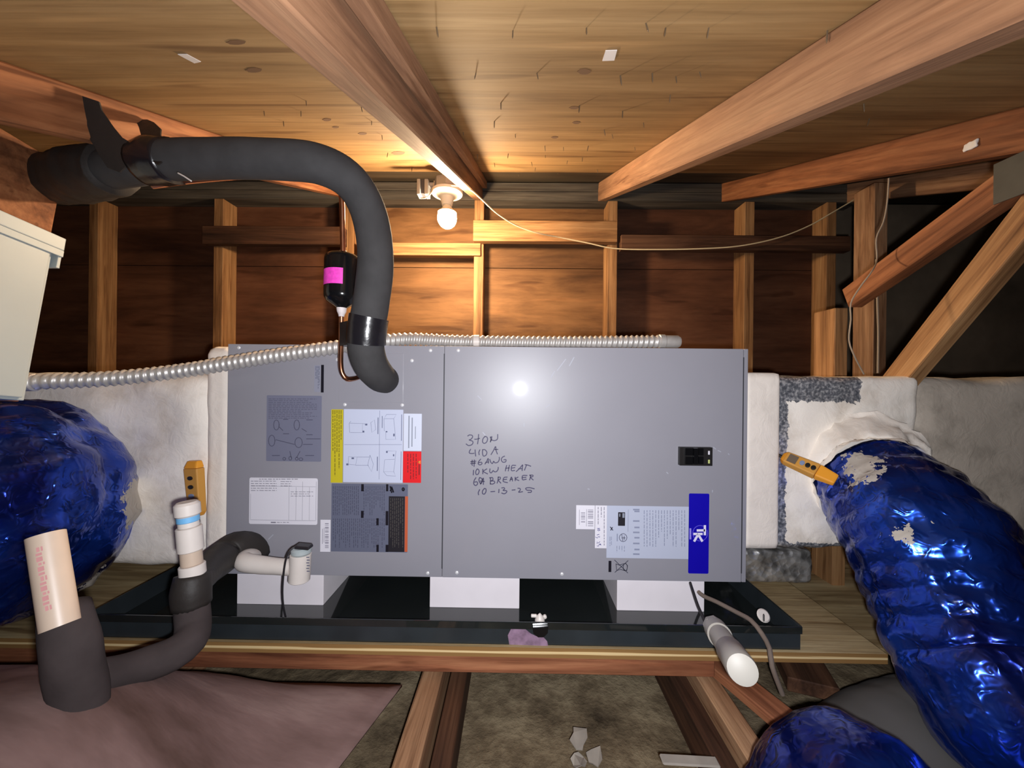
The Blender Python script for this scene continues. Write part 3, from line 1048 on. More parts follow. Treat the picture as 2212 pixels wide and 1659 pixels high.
# b) small label with black bar
S2 = sticker('small_grey_label', 679, 789, 692, 847, lab('palegrey', srgb(140, 142, 158)), r=0.0006)
quads(words_v(681, 791, 691, 843, 4, 1.2, 0.95, 5), yb).build('print', inkg, S2)
sticker('black_bar', 693.5, 788, 699.5, 848, lab('barblack', srgb(22, 20, 30)), r=0.0003)
# c) white specification label
S3 = sticker('specification_label', 537.5, 1032, 687, 1133, lab('white', srgb(222, 220, 230)), r=0.004)
rr = words_h(542, 1037, 612, 1062, 5, 1.4, 0.8, 9) + words_h(606, 1038, 640, 1052, 3, 1.3, 0.7, 8) + words_h(628, 1060, 682, 1074, 3, 1.2, 0.9, 11)
rr += words_h(560, 1033.5, 645, 1036.5, 1, 1.6, 1.0, 4) + [(585, 1127, 596, 1130)] + words_h(598, 1127, 628, 1130, 1, 1.4, 1.0, 6)
rr += [(541, 1123.5, 683, 1124.2), (682.5, 1040, 683.2, 1124), (541, 1050.2, 683, 1050.8), (624, 1052, 624.6, 1124), (639, 1052, 639.6, 1124), (653, 1040, 653.6, 1124), (668, 1052, 668.6, 1124), (541, 1066, 541.6, 1124)]
quads(rr, yb).build('print', lab('ink_mid', srgb(140, 138, 150), 0.6), S3)
# d,e) yellow strip and white drawing label
S4 = sticker('yellow_warning_label', 715, 884, 741, 1043, lab('yellow', srgb(196, 182, 40)), r=0.001)
quads(words_v(717, 886, 739, 1036, 5, 1.7, 0.95, 15), yb).build('print', lab('ink_olive', srgb(112, 100, 20), 0.6), S4)
S5 = sticker('drawing_label', 741.5, 884, 871, 1042.5, lab('coolwhite', srgb(194, 200, 222)), r=0.0012)
tx, ty = lambda x: 560 + x / 6.144, lambda y: 840 + y / 6.145
T = lambda L: [(tx(a), ty(b)) for a, b in L]
segs = [T([(1200, 580), (1195, 455), (1215, 430)]), T([(1200, 455), (1370, 460), (1370, 580), (1210, 580)]), T([(1480, 450), (1530, 410), (1545, 540), (1495, 580), (1480, 450)]), T([(1370, 460), (1420, 470)]),
        T([(1690, 340), (1820, 340), (1785, 395), (1655, 395), (1690, 340)]), T([(1785, 395), (1810, 670), (1680, 670), (1680, 560)]), T([(1655, 395), (1660, 560)]),
        T([(1180, 1000), (1185, 900), (1300, 905), (1280, 1010), (1175, 1000)]), T([(1300, 905), (1465, 905)]), T([(1280, 1015), (1450, 1015)]), T([(1470, 880), (1440, 1010), (1490, 1100), (1515, 1000), (1470, 880)]),
        T([(1690, 825), (1815, 825), (1785, 1100), (1650, 1100), (1665, 940), (1795, 935)]), T([(1650, 1100), (1690, 1150), (1810, 1160), (1785, 1100)]), T([(1600, 290), (1595, 740), (1590, 1200)]), T([(1130, 740), (1890, 740)])]
lines_px(segs, 0.8, yb).build('drawing', lab('ink_fine', srgb(128, 134, 160), 0.6), S5)
quads([(tx(1572), ty(380), tx(1582), ty(600)), (tx(1628), ty(360), tx(1636), ty(520)), (tx(1562), ty(900), tx(1572), ty(1090)), (tx(1885), ty(340), tx(1893), ty(690)), (tx(1877), ty(830), tx(1884), ty(1210)),
       (tx(1405), ty(462), tx(1435), ty(485)), (tx(1372), ty(555), tx(1395), ty(580)), (tx(1680), ty(560), tx(1700), ty(578)), (tx(1778), ty(595), tx(1798), ty(630)), (tx(1225), ty(910), tx(1258), ty(932)),
       (tx(1155), ty(990), tx(1185), ty(1015)), (tx(1683), ty(825), tx(1705), ty(850)), (tx(1775), ty(868), tx(1792), ty(895))], yb).build('print', lab('ink_fine2', srgb(92, 98, 128), 0.6), S5)
# f) white and red label
S6 = sticker('white_notice_label', 872, 893.5, 911, 974, lab('coolwhite2', srgb(206, 212, 230)), r=0.001)
quads([(882, 898, 884.5, 968), (889, 902, 891.3, 965), (896.5, 921, 898, 948)], yb).build('print', inkl, S6)
S7 = sticker('red_caution_label', 870.5, 975, 910, 1043, lab('red', srgb(222, 30, 36)), r=0.0012)
quads(words_v(878, 980, 902, 1038, 4, 2.2, 0.95, 21) + [(904, 1003, 907, 1026)], yb).build('print', lab('ink_red', srgb(140, 14, 24), 0.6), S7)
lines_px([[(903, 998), (908, 996), (908, 1001), (903, 998)]], 2.4, yb).build('symbol', lab('sym_orange', srgb(246, 150, 60), 0.5), S7)
# g) dark instruction label
S8 = sticker('dark_instruction_label', 715, 1045, 881, 1192.5, lab('slate', srgb(98, 102, 122)), r=0.001)
quads(words_v(718, 1050, 776, 1116, 14, 1.6, 0.95, 31) + words_v(784, 1050, 832, 1116, 11, 1.5, 0.95, 32) + words_v(718, 1120, 832, 1190, 26, 1.5, 0.9, 33), yb).build('print', lab('ink_slate', srgb(72, 74, 94), 0.6), S8)
ob = lambda x: 520 + x / 5.821
oy = lambda y: 1020 + y / 5.82
for rc_ in [(ob(a), oy(b), ob(c), oy(d)) for a, b, c, d in ((1515, 150, 1548, 240), (1828, 150, 1856, 240), (1512, 485, 1546, 575), (1822, 488, 1856, 668), (1706, 578, 1736, 668), (1706, 912, 1736, 1002), (1822, 912, 1858, 1002))]:
    quads([rc_], yb, 0.0002).build('marker', lab('barblack', None), S8)
sticker('black_field', ob(1858), 1072, ob(2062), 1192.3, lab('fieldblack', srgb(36, 34, 40)), S8, 0.0004, 0.00025, yb)
sticker('orange_strip', ob(2064), 1072, 880.8, 1192.3, lab('burnt', srgb(192, 92, 58)), S8, 0.0004, 0.00025, yb)
quads(words_v(842, 1076, 872, 1188, 7, 1.5, 0.95, 41), yb - 0.00025).build('print', lab('ink_warm', srgb(72, 68, 66), 0.6), S8)
lines_px([[(843, 1051), (846, 1064)], [(846, 1052), (850, 1063)], [(843, 1060), (847, 1055), (849, 1062)], oval(871, 1057, 2, 3)], 3.0, yb).build('symbol', lab('barblack', None), S8)
# h) barcode labels
S9 = sticker('barcode_label', 692, 1122.5, 714, 1192, lab('white', None), r=0.0005)
quads([(702, y, 710, y + h) for y, h in zip(range(1130, 1186, 4), (2.2, 1.2, 3, 1.5, 2.6, 1.1, 2.2, 3.1, 1.4, 2.0, 3.0, 1.3, 2.4, 1.8))] + [(696, 1142, 697.3, 1175), (699.5, 1140, 700.5, 1172)], yb).build('barcode', lab('ink_mid2', srgb(150, 148, 162), 0.6), S9)
# i) blue logo label
S10 = sticker('blue_logo_label', 1487.5, 1066.5, 1531, 1238.5, lab('royal', srgb(16, 4, 166)), r=0.003)
lx, ly = lambda x: 1470 + x / 27.65, lambda y: 1120 + y / 27.65
LG = lambda L: [(lx(a), ly(b)) for a, b in L]
lines_px([LG([(1455, 440), (1455, 960)]), LG([(1420, 710), (1010, 715)]), LG([(810, 925), (1280, 925)]), LG([(1050, 960), (830, 1340)]), LG([(1060, 960), (1290, 1340)])], 5.0, yb, 0.0002).build('logo', lab('logowhite', srgb(226, 222, 246)), S10)
arc1 = [(1175 + 440 * math.cos(math.radians(a)), 880 + 460 * math.sin(math.radians(a))) for a in range(45, 296, 10)]
arc2 = [(1175 + 440 * math.cos(math.radians(a)), 880 + 460 * math.sin(math.radians(a))) for a in range(-25, 42, 8)]
lines_px([LG(arc1), LG(arc2)], 1.5, yb, 0.00014).build('ring', lab('logoblue', srgb(96, 84, 214)), S10)
quads([(lx(535), ly(590 + k * 74), lx(640), ly(590 + k * 74 + 58)) for k in range(9)], yb).build('wordmark', lab('logolilac', srgb(160, 150, 240)), S10)
# j) pale data label
S11 = sticker('data_label', 1311, 1093.5, 1487, 1206, lab('datablue', srgb(182, 188, 208)), r=0.0008)
dx, dy_ = lambda x: 1230 + x / 6.506, lambda y: 1050 + y / 6.505
rr = words_v(dx(1030), dy_(340), dx(1640), dy_(980), 15, 1.6, 0.8, 51) + words_v(dx(560), dy_(710), dx(600), dy_(960), 2, 1.3, 1, 52) + words_v(dx(650), dy_(840), dx(790), dy_(930), 4, 1.4, 1, 53)
rr += [(dx(895 + 18 * (k % 2)), dy_(y), dx(985), dy_(y + 22)) for k, y in enumerate((320, 345, 480, 570, 640, 715, 795, 880, 945))]
rr += [(dx(822), dy_(330), dx(828), dy_(640)), (dx(665), dy_(670), dx(680), dy_(775))]
quads(rr, yb).build('print', lab('ink_data', srgb(136, 142, 166), 0.6), S11)
sticker('black_photo', dx(684), dy_(368), dx(782), dy_(558), lab('fieldblack', None), S11, 0.001, 0.0002, yb)
quads([(dx(745), dy_(380), dx(775), dy_(445)), (dx(700), dy_(385), dx(715), dy_(430))], yb - 0.0002).build('highlight_print', inkl, S11)
lines_px([oval(dx(755), dy_(725), 8.2, 8.6), [(dx(735), dy_(680)), (dx(750), dy_(770))], [(dx(735), dy_(728)), (dx(785), dy_(728))], [(dx(770), dy_(700)), (dx(770), dy_(755))]], 1.5, yb).build('seal', inkg, S11)
lines_px([[(dx(575), dy_(575)), (dx(610), dy_(620))], [(dx(605), dy_(580)), (dx(580), dy_(620))]], 2, yb).build('symbol', ink, S11)
# k) l) small white labels
S12 = sticker('barcode_label', 1244.5, 1091.5, 1284.5, 1143, lab('white', None), r=0.0005)
quads([(1270, y, 1281.5, y + h) for y, h in zip((1101, 1104, 1108, 1111, 1115, 1119, 1126, 1130, 1135), (1.4, 2.6, 1.2, 2.2, 2.6, 1.4, 2.6, 2.2, 1.6))] + [(1255, y, 1264, y + h) for y, h in zip((1107, 1111, 1114, 1118, 1122, 1126), (2, 1.2, 2.6, 1.8, 1.2, 2.4))] +
      [(1251, 1101, 1252, 1134), (1266.5, 1100, 1267.5, 1137)], yb).build('barcode', lab('ink_mid2', None), S12)
S13 = sticker('charge_label', 1285.5, 1092, 1310.5, 1184, lab('white', None), r=0.0005)
vx, vy = lambda x: 1235 + x / 13.83, lambda y: 1080 + y / 13.83
V = lambda L: [(vx(a), vy(b)) for a, b in L]
quads(words_v(vx(950), vy(210), vx(990), vy(1360), 1, 1.9, 1, 61) + words_v(vx(865), vy(210), vx(900), vy(780), 1, 1.9, 1, 62) + words_v(vx(770), vy(210), vx(810), vy(725), 1, 1.9, 1, 63), yb).build('print', lab('ink_mid2', None), S13)
lines_px([V([(840, 850), (765, 850)]), V([(835, 890), (800, 870), (770, 900), (800, 925), (845, 900)]), V([(820, 1025), (755, 1045)]), V([(830, 1080), (835, 1120), (790, 1090), (770, 1140), (715, 1110)]),
          V([(840, 1245), (800, 1290), (755, 1250), (760, 1310)]), V([(870, 1330), (850, 1310), (820, 1330), (800, 1380), (755, 1370)]), V([(875, 1350), (835, 1320)])], 1.2, yb, 0.00016).build('handwriting', lab('ink_pen', srgb(66, 66, 132), 0.5), S13)
# m) black bar and crossed-out bin
sticker('black_bar', 1314.5, 1211.5, 1320.5, 1235.5, lab('barblack', None), r=0.0003)
bx, by = dx, dy_
lines_px([[(bx(635), by(1040)), (bx(820), by(1220))], [(bx(825), by(1048)), (bx(640), by(1212))], [(bx(655), by(1095)), (bx(665), by(1190)), (bx(720), by(1170)), (bx(765), by(1185)), (bx(805), by(1190)), (bx(818), by(1120)), (bx(790), by(1085)), (bx(700), by(1110)), (bx(655), by(1095))],
          oval(bx(785), by(1140), 4.5, 8)], 1.5, YP).build('crossed_bin_symbol', ink, unit)
# handwriting in marker pen
HW = [[(265, 365), (300, 345), (350, 355), (355, 390), (320, 430), (290, 440), (350, 460), (365, 490), (340, 530), (280, 545), (235, 515)],
      [(470, 335), (465, 420), (450, 515)], [(395, 425), (430, 425), (490, 410)],
      [(590, 375), (555, 415), (545, 475), (575, 505), (620, 480), (640, 420), (620, 380), (590, 375)],
      [(690, 480), (703, 430), (700, 380)], [(720, 375), (712, 430), (695, 470)], [(690, 385), (720, 440), (780, 450), (825, 420), (830, 335)],
      [(320, 615), (295, 660), (300, 690), (360, 695), (385, 690)], [(405, 625), (408, 690), (415, 745)], [(495, 625), (475, 670), (480, 720)],
      [(545, 625), (590, 625), (625, 670), (610, 725), (565, 745), (545, 700), (545, 625)], [(705, 715), (750, 640), (790, 565), (800, 640), (825, 705)], [(775, 620), (835, 620)],
      [(350, 820), (345, 900), (355, 920)], [(390, 815), (385, 940)], [(320, 850), (420, 840)], [(320, 885), (415, 875)],
      [(510, 800), (470, 850), (465, 895), (500, 910), (535, 885), (520, 860), (475, 870)], [(590, 895), (620, 850), (650, 790), (655, 880)], [(600, 865), (660, 855)],
      [(680, 805), (700, 860), (730, 885), (755, 840), (775, 870), (830, 860), (860, 810), (860, 765)], [(960, 745), (915, 770), (900, 820), (930, 860), (980, 850), (985, 810), (945, 815)],
      [(375, 1010), (370, 1100)], [(440, 990), (415, 1040), (425, 1090), (460, 1085), (480, 1030), (460, 990), (440, 990)], [(550, 990), (550, 1080)], [(625, 985), (560, 1030), (600, 1060), (640, 1080)],
      [(685, 985), (680, 1040), (710, 1060), (745, 1015), (760, 1035), (800, 1040), (835, 1000), (840, 955)], [(1000, 920), (985, 970), (975, 1025)], [(1050, 915), (1040, 970), (1030, 1025)], [(985, 975), (1045, 965)],
      [(1170, 920), (1100, 925), (1090, 1015), (1150, 1015)], [(1095, 970), (1155, 960)], [(1180, 1035), (1240, 980), (1300, 910), (1295, 960), (1290, 1020)], [(1220, 985), (1295, 980)],
      [(1345, 905), (1400, 915), (1455, 935)], [(1375, 910), (1355, 960), (1335, 1010)],
      [(420, 1150), (385, 1210), (380, 1270), (415, 1300), (450, 1270), (440, 1230), (395, 1235)], [(490, 1150), (475, 1190), (490, 1240), (520, 1260), (540, 1200), (520, 1160), (490, 1150)],
      [(505, 1275), (530, 1220), (560, 1160), (560, 1280)], [(500, 1215), (580, 1225)], [(675, 1155), (730, 1150), (740, 1190), (700, 1215)], [(695, 1160), (690, 1270)], [(700, 1215), (760, 1215), (775, 1245), (740, 1270), (690, 1270)],
      [(840, 1140), (835, 1200), (820, 1255)], [(840, 1140), (880, 1145), (875, 1180), (840, 1195), (890, 1255)], [(1010, 1140), (950, 1150), (935, 1220), (1015, 1245)], [(945, 1190), (1000, 1180)],
      [(1060, 1215), (1090, 1140), (1110, 1215)], [(1070, 1185), (1110, 1180)], [(1160, 1140), (1160, 1210)], [(1215, 1140), (1165, 1175), (1230, 1205)], [(1385, 1110), (1300, 1115), (1300, 1190), (1370, 1180)], [(1300, 1150), (1365, 1145)],
      [(1450, 1105), (1445, 1150), (1430, 1195)], [(1430, 1105), (1495, 1105), (1490, 1130), (1450, 1145), (1500, 1195)],
      [(490, 1375), (465, 1430), (470, 1475)], [(580, 1355), (545, 1400), (545, 1450), (580, 1460), (610, 1410), (605, 1360), (580, 1355)], [(700, 1415), (775, 1410)], [(855, 1370), (850, 1435)],
      [(905, 1345), (950, 1340), (960, 1365), (930, 1390), (1000, 1400), (990, 1435), (950, 1455), (905, 1440)], [(1100, 1385), (1160, 1380)],
      [(1210, 1350), (1250, 1355), (1255, 1385), (1225, 1425), (1300, 1415)], [(1520, 1360), (1430, 1340), (1360, 1350), (1380, 1385), (1460, 1390), (1460, 1425), (1400, 1430)]]


def curvy(s):
    if len(s) < 3:
        return s
    q = smooth_path([Vector((a, b, 0)) for a, b in s], 12)
    return [(v.x, v.y) for v in q]


lines_px([[(980 + a / 8.73, 900 + b / 8.73) for a, b in curvy(s)] for s in HW], 2.2, YP).build('handwriting', lab('ink_marker', srgb(62, 58, 88), 0.5), unit)
sc_ = [[(1541, 966), (1546, 970)], [(1551, 973), (1557, 976)], [(1032, 855), (1040, 863)], [(1132, 914), (1132, 921)], [(1043, 934), (1048, 940)], [(1180, 880), (1187, 874)],
       [(1204, 800), (1222, 776)], [(1190, 815), (1198, 802)], [(1230, 790), (1240, 772)], [(580, 1165), (590, 1155)], [(565, 1182), (572, 1177)], [(561, 1165), (567, 1161)],
       [(1440, 1020), (1443, 1023)], [(1539, 1059), (1539, 1063)], [(1573, 980), (1575, 982)], [(1270, 1056), (1273, 1057)]]
lines_px(sc_, 2.0, YP, 0.00008).build('scuff', lab('scuffwhite', srgb(166, 168, 180), 0.5), unit)
# mounting of the breaker window
brk = [(1465, 965), (1508, 965), (1508, 967), (1535, 969), (1535, 1004), (1465, 1003)]
sticker('breaker_body', 1465, 965, 1534, 1004, MT['blackp'], unit, 0.0008, 0.010)
bk = YP - 0.010
for x0, y0, x1, y1, l in ((1478, 967, 1494, 983, .006), (1478, 986, 1494, 1002, .006), (1495, 967, 1504, 1001, .010), (1508, 968, 1518, 983, .004), (1508, 986, 1518, 1002, .004)):
    sticker('breaker_toggle', x0, y0, x1, y1, MT['gloss_black'], unit, 0.0006, l, bk)
for x0, y0, x1, y1, mt in ((1529.5, 974, 1533, 982, lab('white', None)), (1529.5, 993, 1533, 1001, lab('lime', srgb(196, 206, 130)))):
    sticker('indicator', x0, y0, x1, y1, mt, unit, 0.0003, 0.0008, bk)

# =====================================================================================
# SUPPORT BLOCKS in the pan
# =====================================================================================
for x0, x1, lb in ((511, 698, 'white foam block under the left end of the grey unit'), (928, 1122, 'white foam block under the middle of the grey unit'),
                   (1333, 1522, 'white foam block under the right end of the grey unit')):
    a, b = P(x0, 1290, YF).x, P(x1, 1290, YF).x
    MB().box((a, YF + 0.001, ZPF), (b, 1.32, ZB0)).build('support_block', MT['foam_block'], label=lb, cat='foam block', group='foam blocks in the pan', bevel=0.0015)
# =====================================================================================
# SUPPLY AND RETURN PLENUMS
# =====================================================================================
ple = empty('duct_plenum', P(350, 1220, 1.0), 'cream mastic coated plenum joined to the left end of the unit', 'plenum')
xa = XA - 0.0005
x457 = P(452, 1000, 0.90).x
zt_l, zb_l = ZT - 0.004, ZB0 + 0.012
soft_box('collar', (x457 - 0.010, 0.893, zb_l), (xa, 1.36, zt_l), 0.022, 26, 0.003, 9, MT['mastic_smooth'], ple)
zl_t, zl_b = P(330, 812, 0.91).z, P(330, 1226, 0.91).z
soft_box('plenum_body', (-1.55, 0.905, zl_b), (x457 + 0.004, 1.34, zl_t), 0.03, 46, 0.012, 7, MT['mastic'], ple, 2.0)
plr = empty('duct_plenum', P(1900, 1180, 1.0), 'cream plenum with bare silver foil tape at the right of the unit', 'plenum')
x682 = P(1681, 1000, 0.90).x
zrt, zrb = P(1650, 805, 0.90).z, P(1650, 1184, 0.90).z
soft_box('collar', (XB + 0.0005, 0.890, zrb), (x682, 1.33, zrt), 0.010, 26, 0.0015, 9, MT['mastic_smooth'], plr)
xs2 = P(1700, 1000, 0.92).x
fm = (P(1698, 1000, 0.915).x, P(1856, 830, 0.915).x, P(1800, 868, 0.915).z, P(1800, 1172, 0.915).z)
MT['mastic_foil'] = mastic('mastic_over_foil', fm)
x_j = P(1968, 900, 0.93).x
soft_box('plenum_body', (x682 - 0.004, 0.912, P(1800, 1184, 0.915).z), (x_j, 1.30, P(1800, 813, 0.915).z), 0.014, 44, 0.006, 10, MT['mastic_foil'], plr, 5.0)
soft_box('plenum_extension', (x_j - 0.02, 0.93, P(2100, 1180, 0.93).z), (2.6, 1.28, P(2100, 817, 0.935).z), 0.03, 40, 0.012, 6, MT['mastic_grey'], plr, 8.0)
# mastic boot where the blue duct leaves the plenum
c0 = P(1862, 1030, 0.915)
mb = MB()
bp = [P(1850, 1010, 0.93), P(1858, 1020, 0.905), P(1870, 1034, 0.885), P(1882, 1046, 0.865)]
mb.tube(smooth_path(bp, 0.004), [0.136 - 0.028 * min(1, i / 12) for i in range(len(smooth_path(bp, 0.004)))], 60, False,
        lambda L, a, i: 1 + 0.10 * noise.noise(Vector((math.cos(a) * 3, math.sin(a) * 3, L * 20))) + 0.08 * noise.noise(Vector((math.cos(a) * 8, math.sin(a) * 8, L * 60))))
mb.build('duct_boot', MT['mastic'], plr, smooth=True, auto=False)
# foil wrapped box under the right plenum
soft_box('foil_duct', (XB + 0.004, 1.00, P(1690, 1262, 1.0).z), (P(1758, 1230, 1.0).x, 1.36, P(1690, 1188, 1.0).z), 0.012, 24, 0.004, 22, MT['foil'], None, 1.0,
         label='crinkled silver foil box below the cream plenum', cat='duct')


# =====================================================================================
# FLEXIBLE BLUE DUCTS
# =====================================================================================
def flex(name, ctrl, rad, lb, seed, mat=None, pitch=0.055, amp=0.045, group=None, seg=110, step=0.007):
    pp = smooth_path(ctrl, step)
    n = len(pp)
    rr = []
    for i in range(n):
        t_ = i / (n - 1) * (len(rad) - 1)
        a = int(min(t_, len(rad) - 2))
        rr.append(rad[a] + (rad[a + 1] - rad[a]) * (t_ - a))

    def fn(L, a, i):
        ph = (L + pitch * a / (2 * math.pi) * 1.0) / pitch
        ridge = abs(math.sin(math.pi * (ph + 0.25 * noise.noise(Vector((math.cos(a) * 1.2 + seed, math.sin(a) * 1.2, L * 3))))))
        ridge = ridge ** 0.6
        q = Vector((math.cos(a) * 2.2 + seed, math.sin(a) * 2.2, L * 14))
        q2 = Vector((math.cos(a) * 5 + seed, math.sin(a) * 5, L * 34))
        q3 = Vector((math.cos(a) * 12 + seed, math.sin(a) * 12, L * 70))
        return 1 - amp * (1 - ridge) + amp * 0.9 * noise.noise(q) + amp * 0.55 * noise.noise(q2) + amp * 0.3 * noise.noise(q3)
    mb = MB()
    mb.tube(pp, rr, seg, True, fn)
    return mb.build(name, mat or MT['blue'], smooth=True, auto=False, label=lb, cat='duct', group=group)


MT['blue_r'] = blue_film('blue_film_with_mastic', ((P(1838, 985, 0.80), 0.052, 0.10), (P(1945, 1150, 0.68), 0.004, 0.24)))
MT['blue_l'] = blue_film('blue_film_ragged_edge', ((P(288, 1085, 0.87), 0.05, 0.13), (P(200, 1245, 0.86), 0.03, 0.12)))
flex('flexible_duct', [P(40, 1080, 0.915), P(15, 1092, 0.85), P(-40, 1105, 0.75), P(-220, 1120, 0.66), P(-620, 1150, 0.60)], [0.215, 0.225, 0.228, 0.228, 0.228],
     'large wrinkled shiny blue duct leaving the left plenum', 1.0, MT['blue_l'], amp=0.08)
flex('flexible_duct', [P(1866, 1022, 0.895), P(1905, 1062, 0.85), P(1985, 1160, 0.76), P(2062, 1300, 0.69), P(2130, 1440, 0.63), P(2230, 1570, 0.57), P(2420, 1720, 0.52)],
     [0.105, 0.122, 0.128, 0.126, 0.122, 0.118, 0.115], 'long wrinkled shiny blue duct curving down from the right plenum', 5.0, MT['blue_r'], amp=0.06, pitch=0.048)
flex('flexible_duct', [P(1690, 2100, 0.45), P(1780, 1850, 0.48), P(1850, 1742, 0.50), P(1930, 1850, 0.53), P(2020, 2100, 0.56)], [0.098, 0.098, 0.1, 0.098, 0.095],
     'short shiny blue duct bend in the lower right corner', 9.0, amp=0.05, pitch=0.045)
flex('flexible_duct', [P(1800, 1850, 0.62), P(1950, 1680, 0.68), P(2150, 1610, 0.76), P(2450, 1560, 0.88)], [0.125, 0.125, 0.12, 0.12],
     'dark grey round duct lying behind the two blue ducts', 12.0, MT['greyduct'], amp=0.012)

# =====================================================================================
# LEFT: ELECTRIC BOX, POST, CONDUIT
# =====================================================================================
Rt = Matrix.Rotation(math.radians(-8), 4, 'X')
XBOX = -0.892
piv = Vector((XBOX, 0.72, 0.10))
TM = Matrix.Translation(piv) @ Rt
eb = empty('disconnect_box', piv + Vector((-0.05, -0.12, -0.17)), 'pale grey metal electric box mounted on the post at the left', 'electric box')


def tilted(name, lo, hi, mat, parent, bevel=0.002, **kw):
    mb = MB().box(lo, hi)
    mb.v = [TM @ v for v in mb.v]
    return mb.build(name, mat, parent, bevel=bevel, **kw)


tilted('housing', (-0.09, -0.26, -0.143), (0.0, -0.012, 0.150), MT['box_grey'], eb)
tilted('door', (0.0005, -0.256, -0.138), (0.005, -0.018, 0.142), MT['box_grey'], eb)
tilted('rain_hood', (-0.09, -0.27, 0.151), (0.008, 0.0, 0.176), MT['box_grey'], eb)
tilted('hood_lip', (0.0052, -0.27, 0.138), (0.008, 0.0, 0.1508), MT['box_grey'], eb, 0.001)
tilted('hood_lip', (-0.09, -0.006, 0.115), (0.005, -0.0002, 0.1505), MT['box_grey'], eb, 0.001)
mb = MB().box((-0.13, -0.32, -0.14), (-0.092, 0.052, 0.372))
mb.v = [TM @ v for v in mb.v]
mb.build('post', MT['rafter_red'], label='reddish wood post carrying the electric box', cat='post', bevel=0.003)

cc = [P(55, 825, 0.735), P(110, 823, 0.745), P(250, 817, 0.785), P(400, 800, 0.825), P(560, 774, 0.845), P(700, 754, 0.856), P(800, 741, 0.875), P(880, 733, 0.915), P(1000, 738, 0.94), P(1200, 740, 0.94), P(1424, 738, 0.94)]
cc = smooth_path(cc, 0.0022)
con = empty('flexible_conduit', P(720, 760, 0.86), 'ribbed silver flexible conduit running over the unit', 'conduit')
pitch = 0.0125
mb = MB()
mb.tube(cc, 0.0148, 16, True, lambda L, a, i: 1 + 0.13 * math.cos(2 * math.pi * (L + pitch * a / (2 * math.pi)) / pitch))
mb.build('armour', MT['conduit'], con, smooth=True, auto=False)
lathe('connector', P(1422, 738, 0.94), (1, 0, 0), [(0, .015), (0.002, .0175), (0.014, .0175), (0.016, .0155), (0.046, .0155), (0.052, 0.012), (0.054, 0.004)], MT['conduit'], con, 20)
lathe('connector', P(52, 826, 0.735), (1, 0.1, 0), [(0, .017), (0.02, .017), (0.022, .0145)], MT['conduit'], con, 20)
lathe('coupling', P(1024, 738, 0.94), (1, 0, 0), [(0, .0165), (0.013, .0165)], MT['pvc'], con, 20)
# =====================================================================================
# REFRIGERANT LINES
# =====================================================================================
sl = empty('suction_line', P(810, 800, 0.80), 'thick black insulated pipe bending down into the unit', 'pipe')
cp = [P(0, 404, 0.94), P(85, 396, 0.86), P(200, 375, 0.745), P(340, 350, 0.68), P(480, 343, 0.66), P(600, 345, 0.655), P(690, 355, 0.66), P(757, 392, 0.69), P(797, 460, 0.72), P(812, 560, 0.73),
      P(802, 655, 0.74), P(790, 725, 0.745), P(798, 780, 0.765), P(820, 812, 0.815), P(832, 820, 0.882)]
pipe('insulation_sleeve', cp, [0.044, 0.043, 0.040, 0.035, 0.033, 0.034, 0.034, 0.033, 0.032, 0.032, 0.032, 0.033, 0.034, 0.034, 0.031], MT['foam'], sl, 30, 0.008,
     fn=lambda L, a, i: 1 + 0.035 * noise.noise(Vector((math.cos(a) * 1.5, math.sin(a) * 1.5, L * 14))), auto=False)
# copper liquid line with filter drier
ll = empty('liquid_line', P(740, 700, 0.80), 'thin copper pipe with a glossy black filter drier', 'pipe')
r_ = 0.0052
pipe('copper_tube', [P(330, 402, 0.70), P(420, 390, 0.70), P(560, 380, 0.72), P(660, 383, 0.74), P(705, 388, 0.75), P(730, 402, 0.76), P(738, 430, 0.765), P(740, 500, 0.775), P(741, 556, 0.78)], r_, MT['copper'], ll, 12, 0.006)
pipe('copper_tube', [P(738, 662, 0.785), P(737, 730, 0.80), P(736, 785, 0.815), P(740, 808, 0.82), P(750, 819, 0.825), P(765, 818, 0.85), P(778, 814, 0.885)], r_, MT['copper'], ll, 12, 0.005)
pipe('copper_tube', [P(744, 478, 0.772), P(746, 545, 0.775), P(748, 556, 0.778)], 0.0012, MT['copper'], ll, 8, 0.006)
dt, db = P(741, 548, 0.785), P(738, 667, 0.785)
ax = (db - dt).normalized()
H = (db - dt).length
lathe('filter_drier', dt, ax, [(0, 0.010), (0.001, 0.022), (0.004, 0.030), (0.009, 0.0338), (0.014, 0.0345), (H - .028, 0.0345), (H - .022, 0.0338), (H - .014, 0.029), (H - .004, 0.013), (H, 0.008)], MT['gloss_black'], ll, 40)
lathe('braze_joint', dt - ax * 0.003, ax, [(-0.004, 0.0058), (0, 0.008), (0.004, 0.0085)], MT['braze'], ll, 14)
lathe('braze_joint', db - ax * 0.004, ax, [(0, 0.0105), (0.010, 0.009), (0.016, 0.0062), (0.02, 0.0055)], MT['braze'], ll, 14)
# pink sticker wrapped on the drier
mb = MB()
nn = 14
c1 = dt + ax * (P(738, 588, .785) - P(741, 548, .785)).length
hh = (P(738, 621, .785) - P(738, 588, .785)).length
e1 = Vector((1, 0, 0))
e1 = (e1 - ax * e1.dot(ax)).normalized()
e2 = ax.cross(e1)
if e2.y > 0:
    e2 = -e2
vs_ = []
for k in range(nn + 1):
    a = math.radians(64 + 96 * k / nn)
    d = e1 * math.cos(a) + e2 * math.sin(a)
    vs_ += [c1 + d * 0.0348, c1 + ax * hh + d * 0.0348]
mb.add(vs_, [(2 * k, 2 * k + 2, 2 * k + 3, 2 * k + 1) for k in range(nn)])
mb.build('pink_sticker', plain('pink_label', srgb(246, 72, 200), 0.5, vary=0.25, vs_=160), ll, smooth=True)
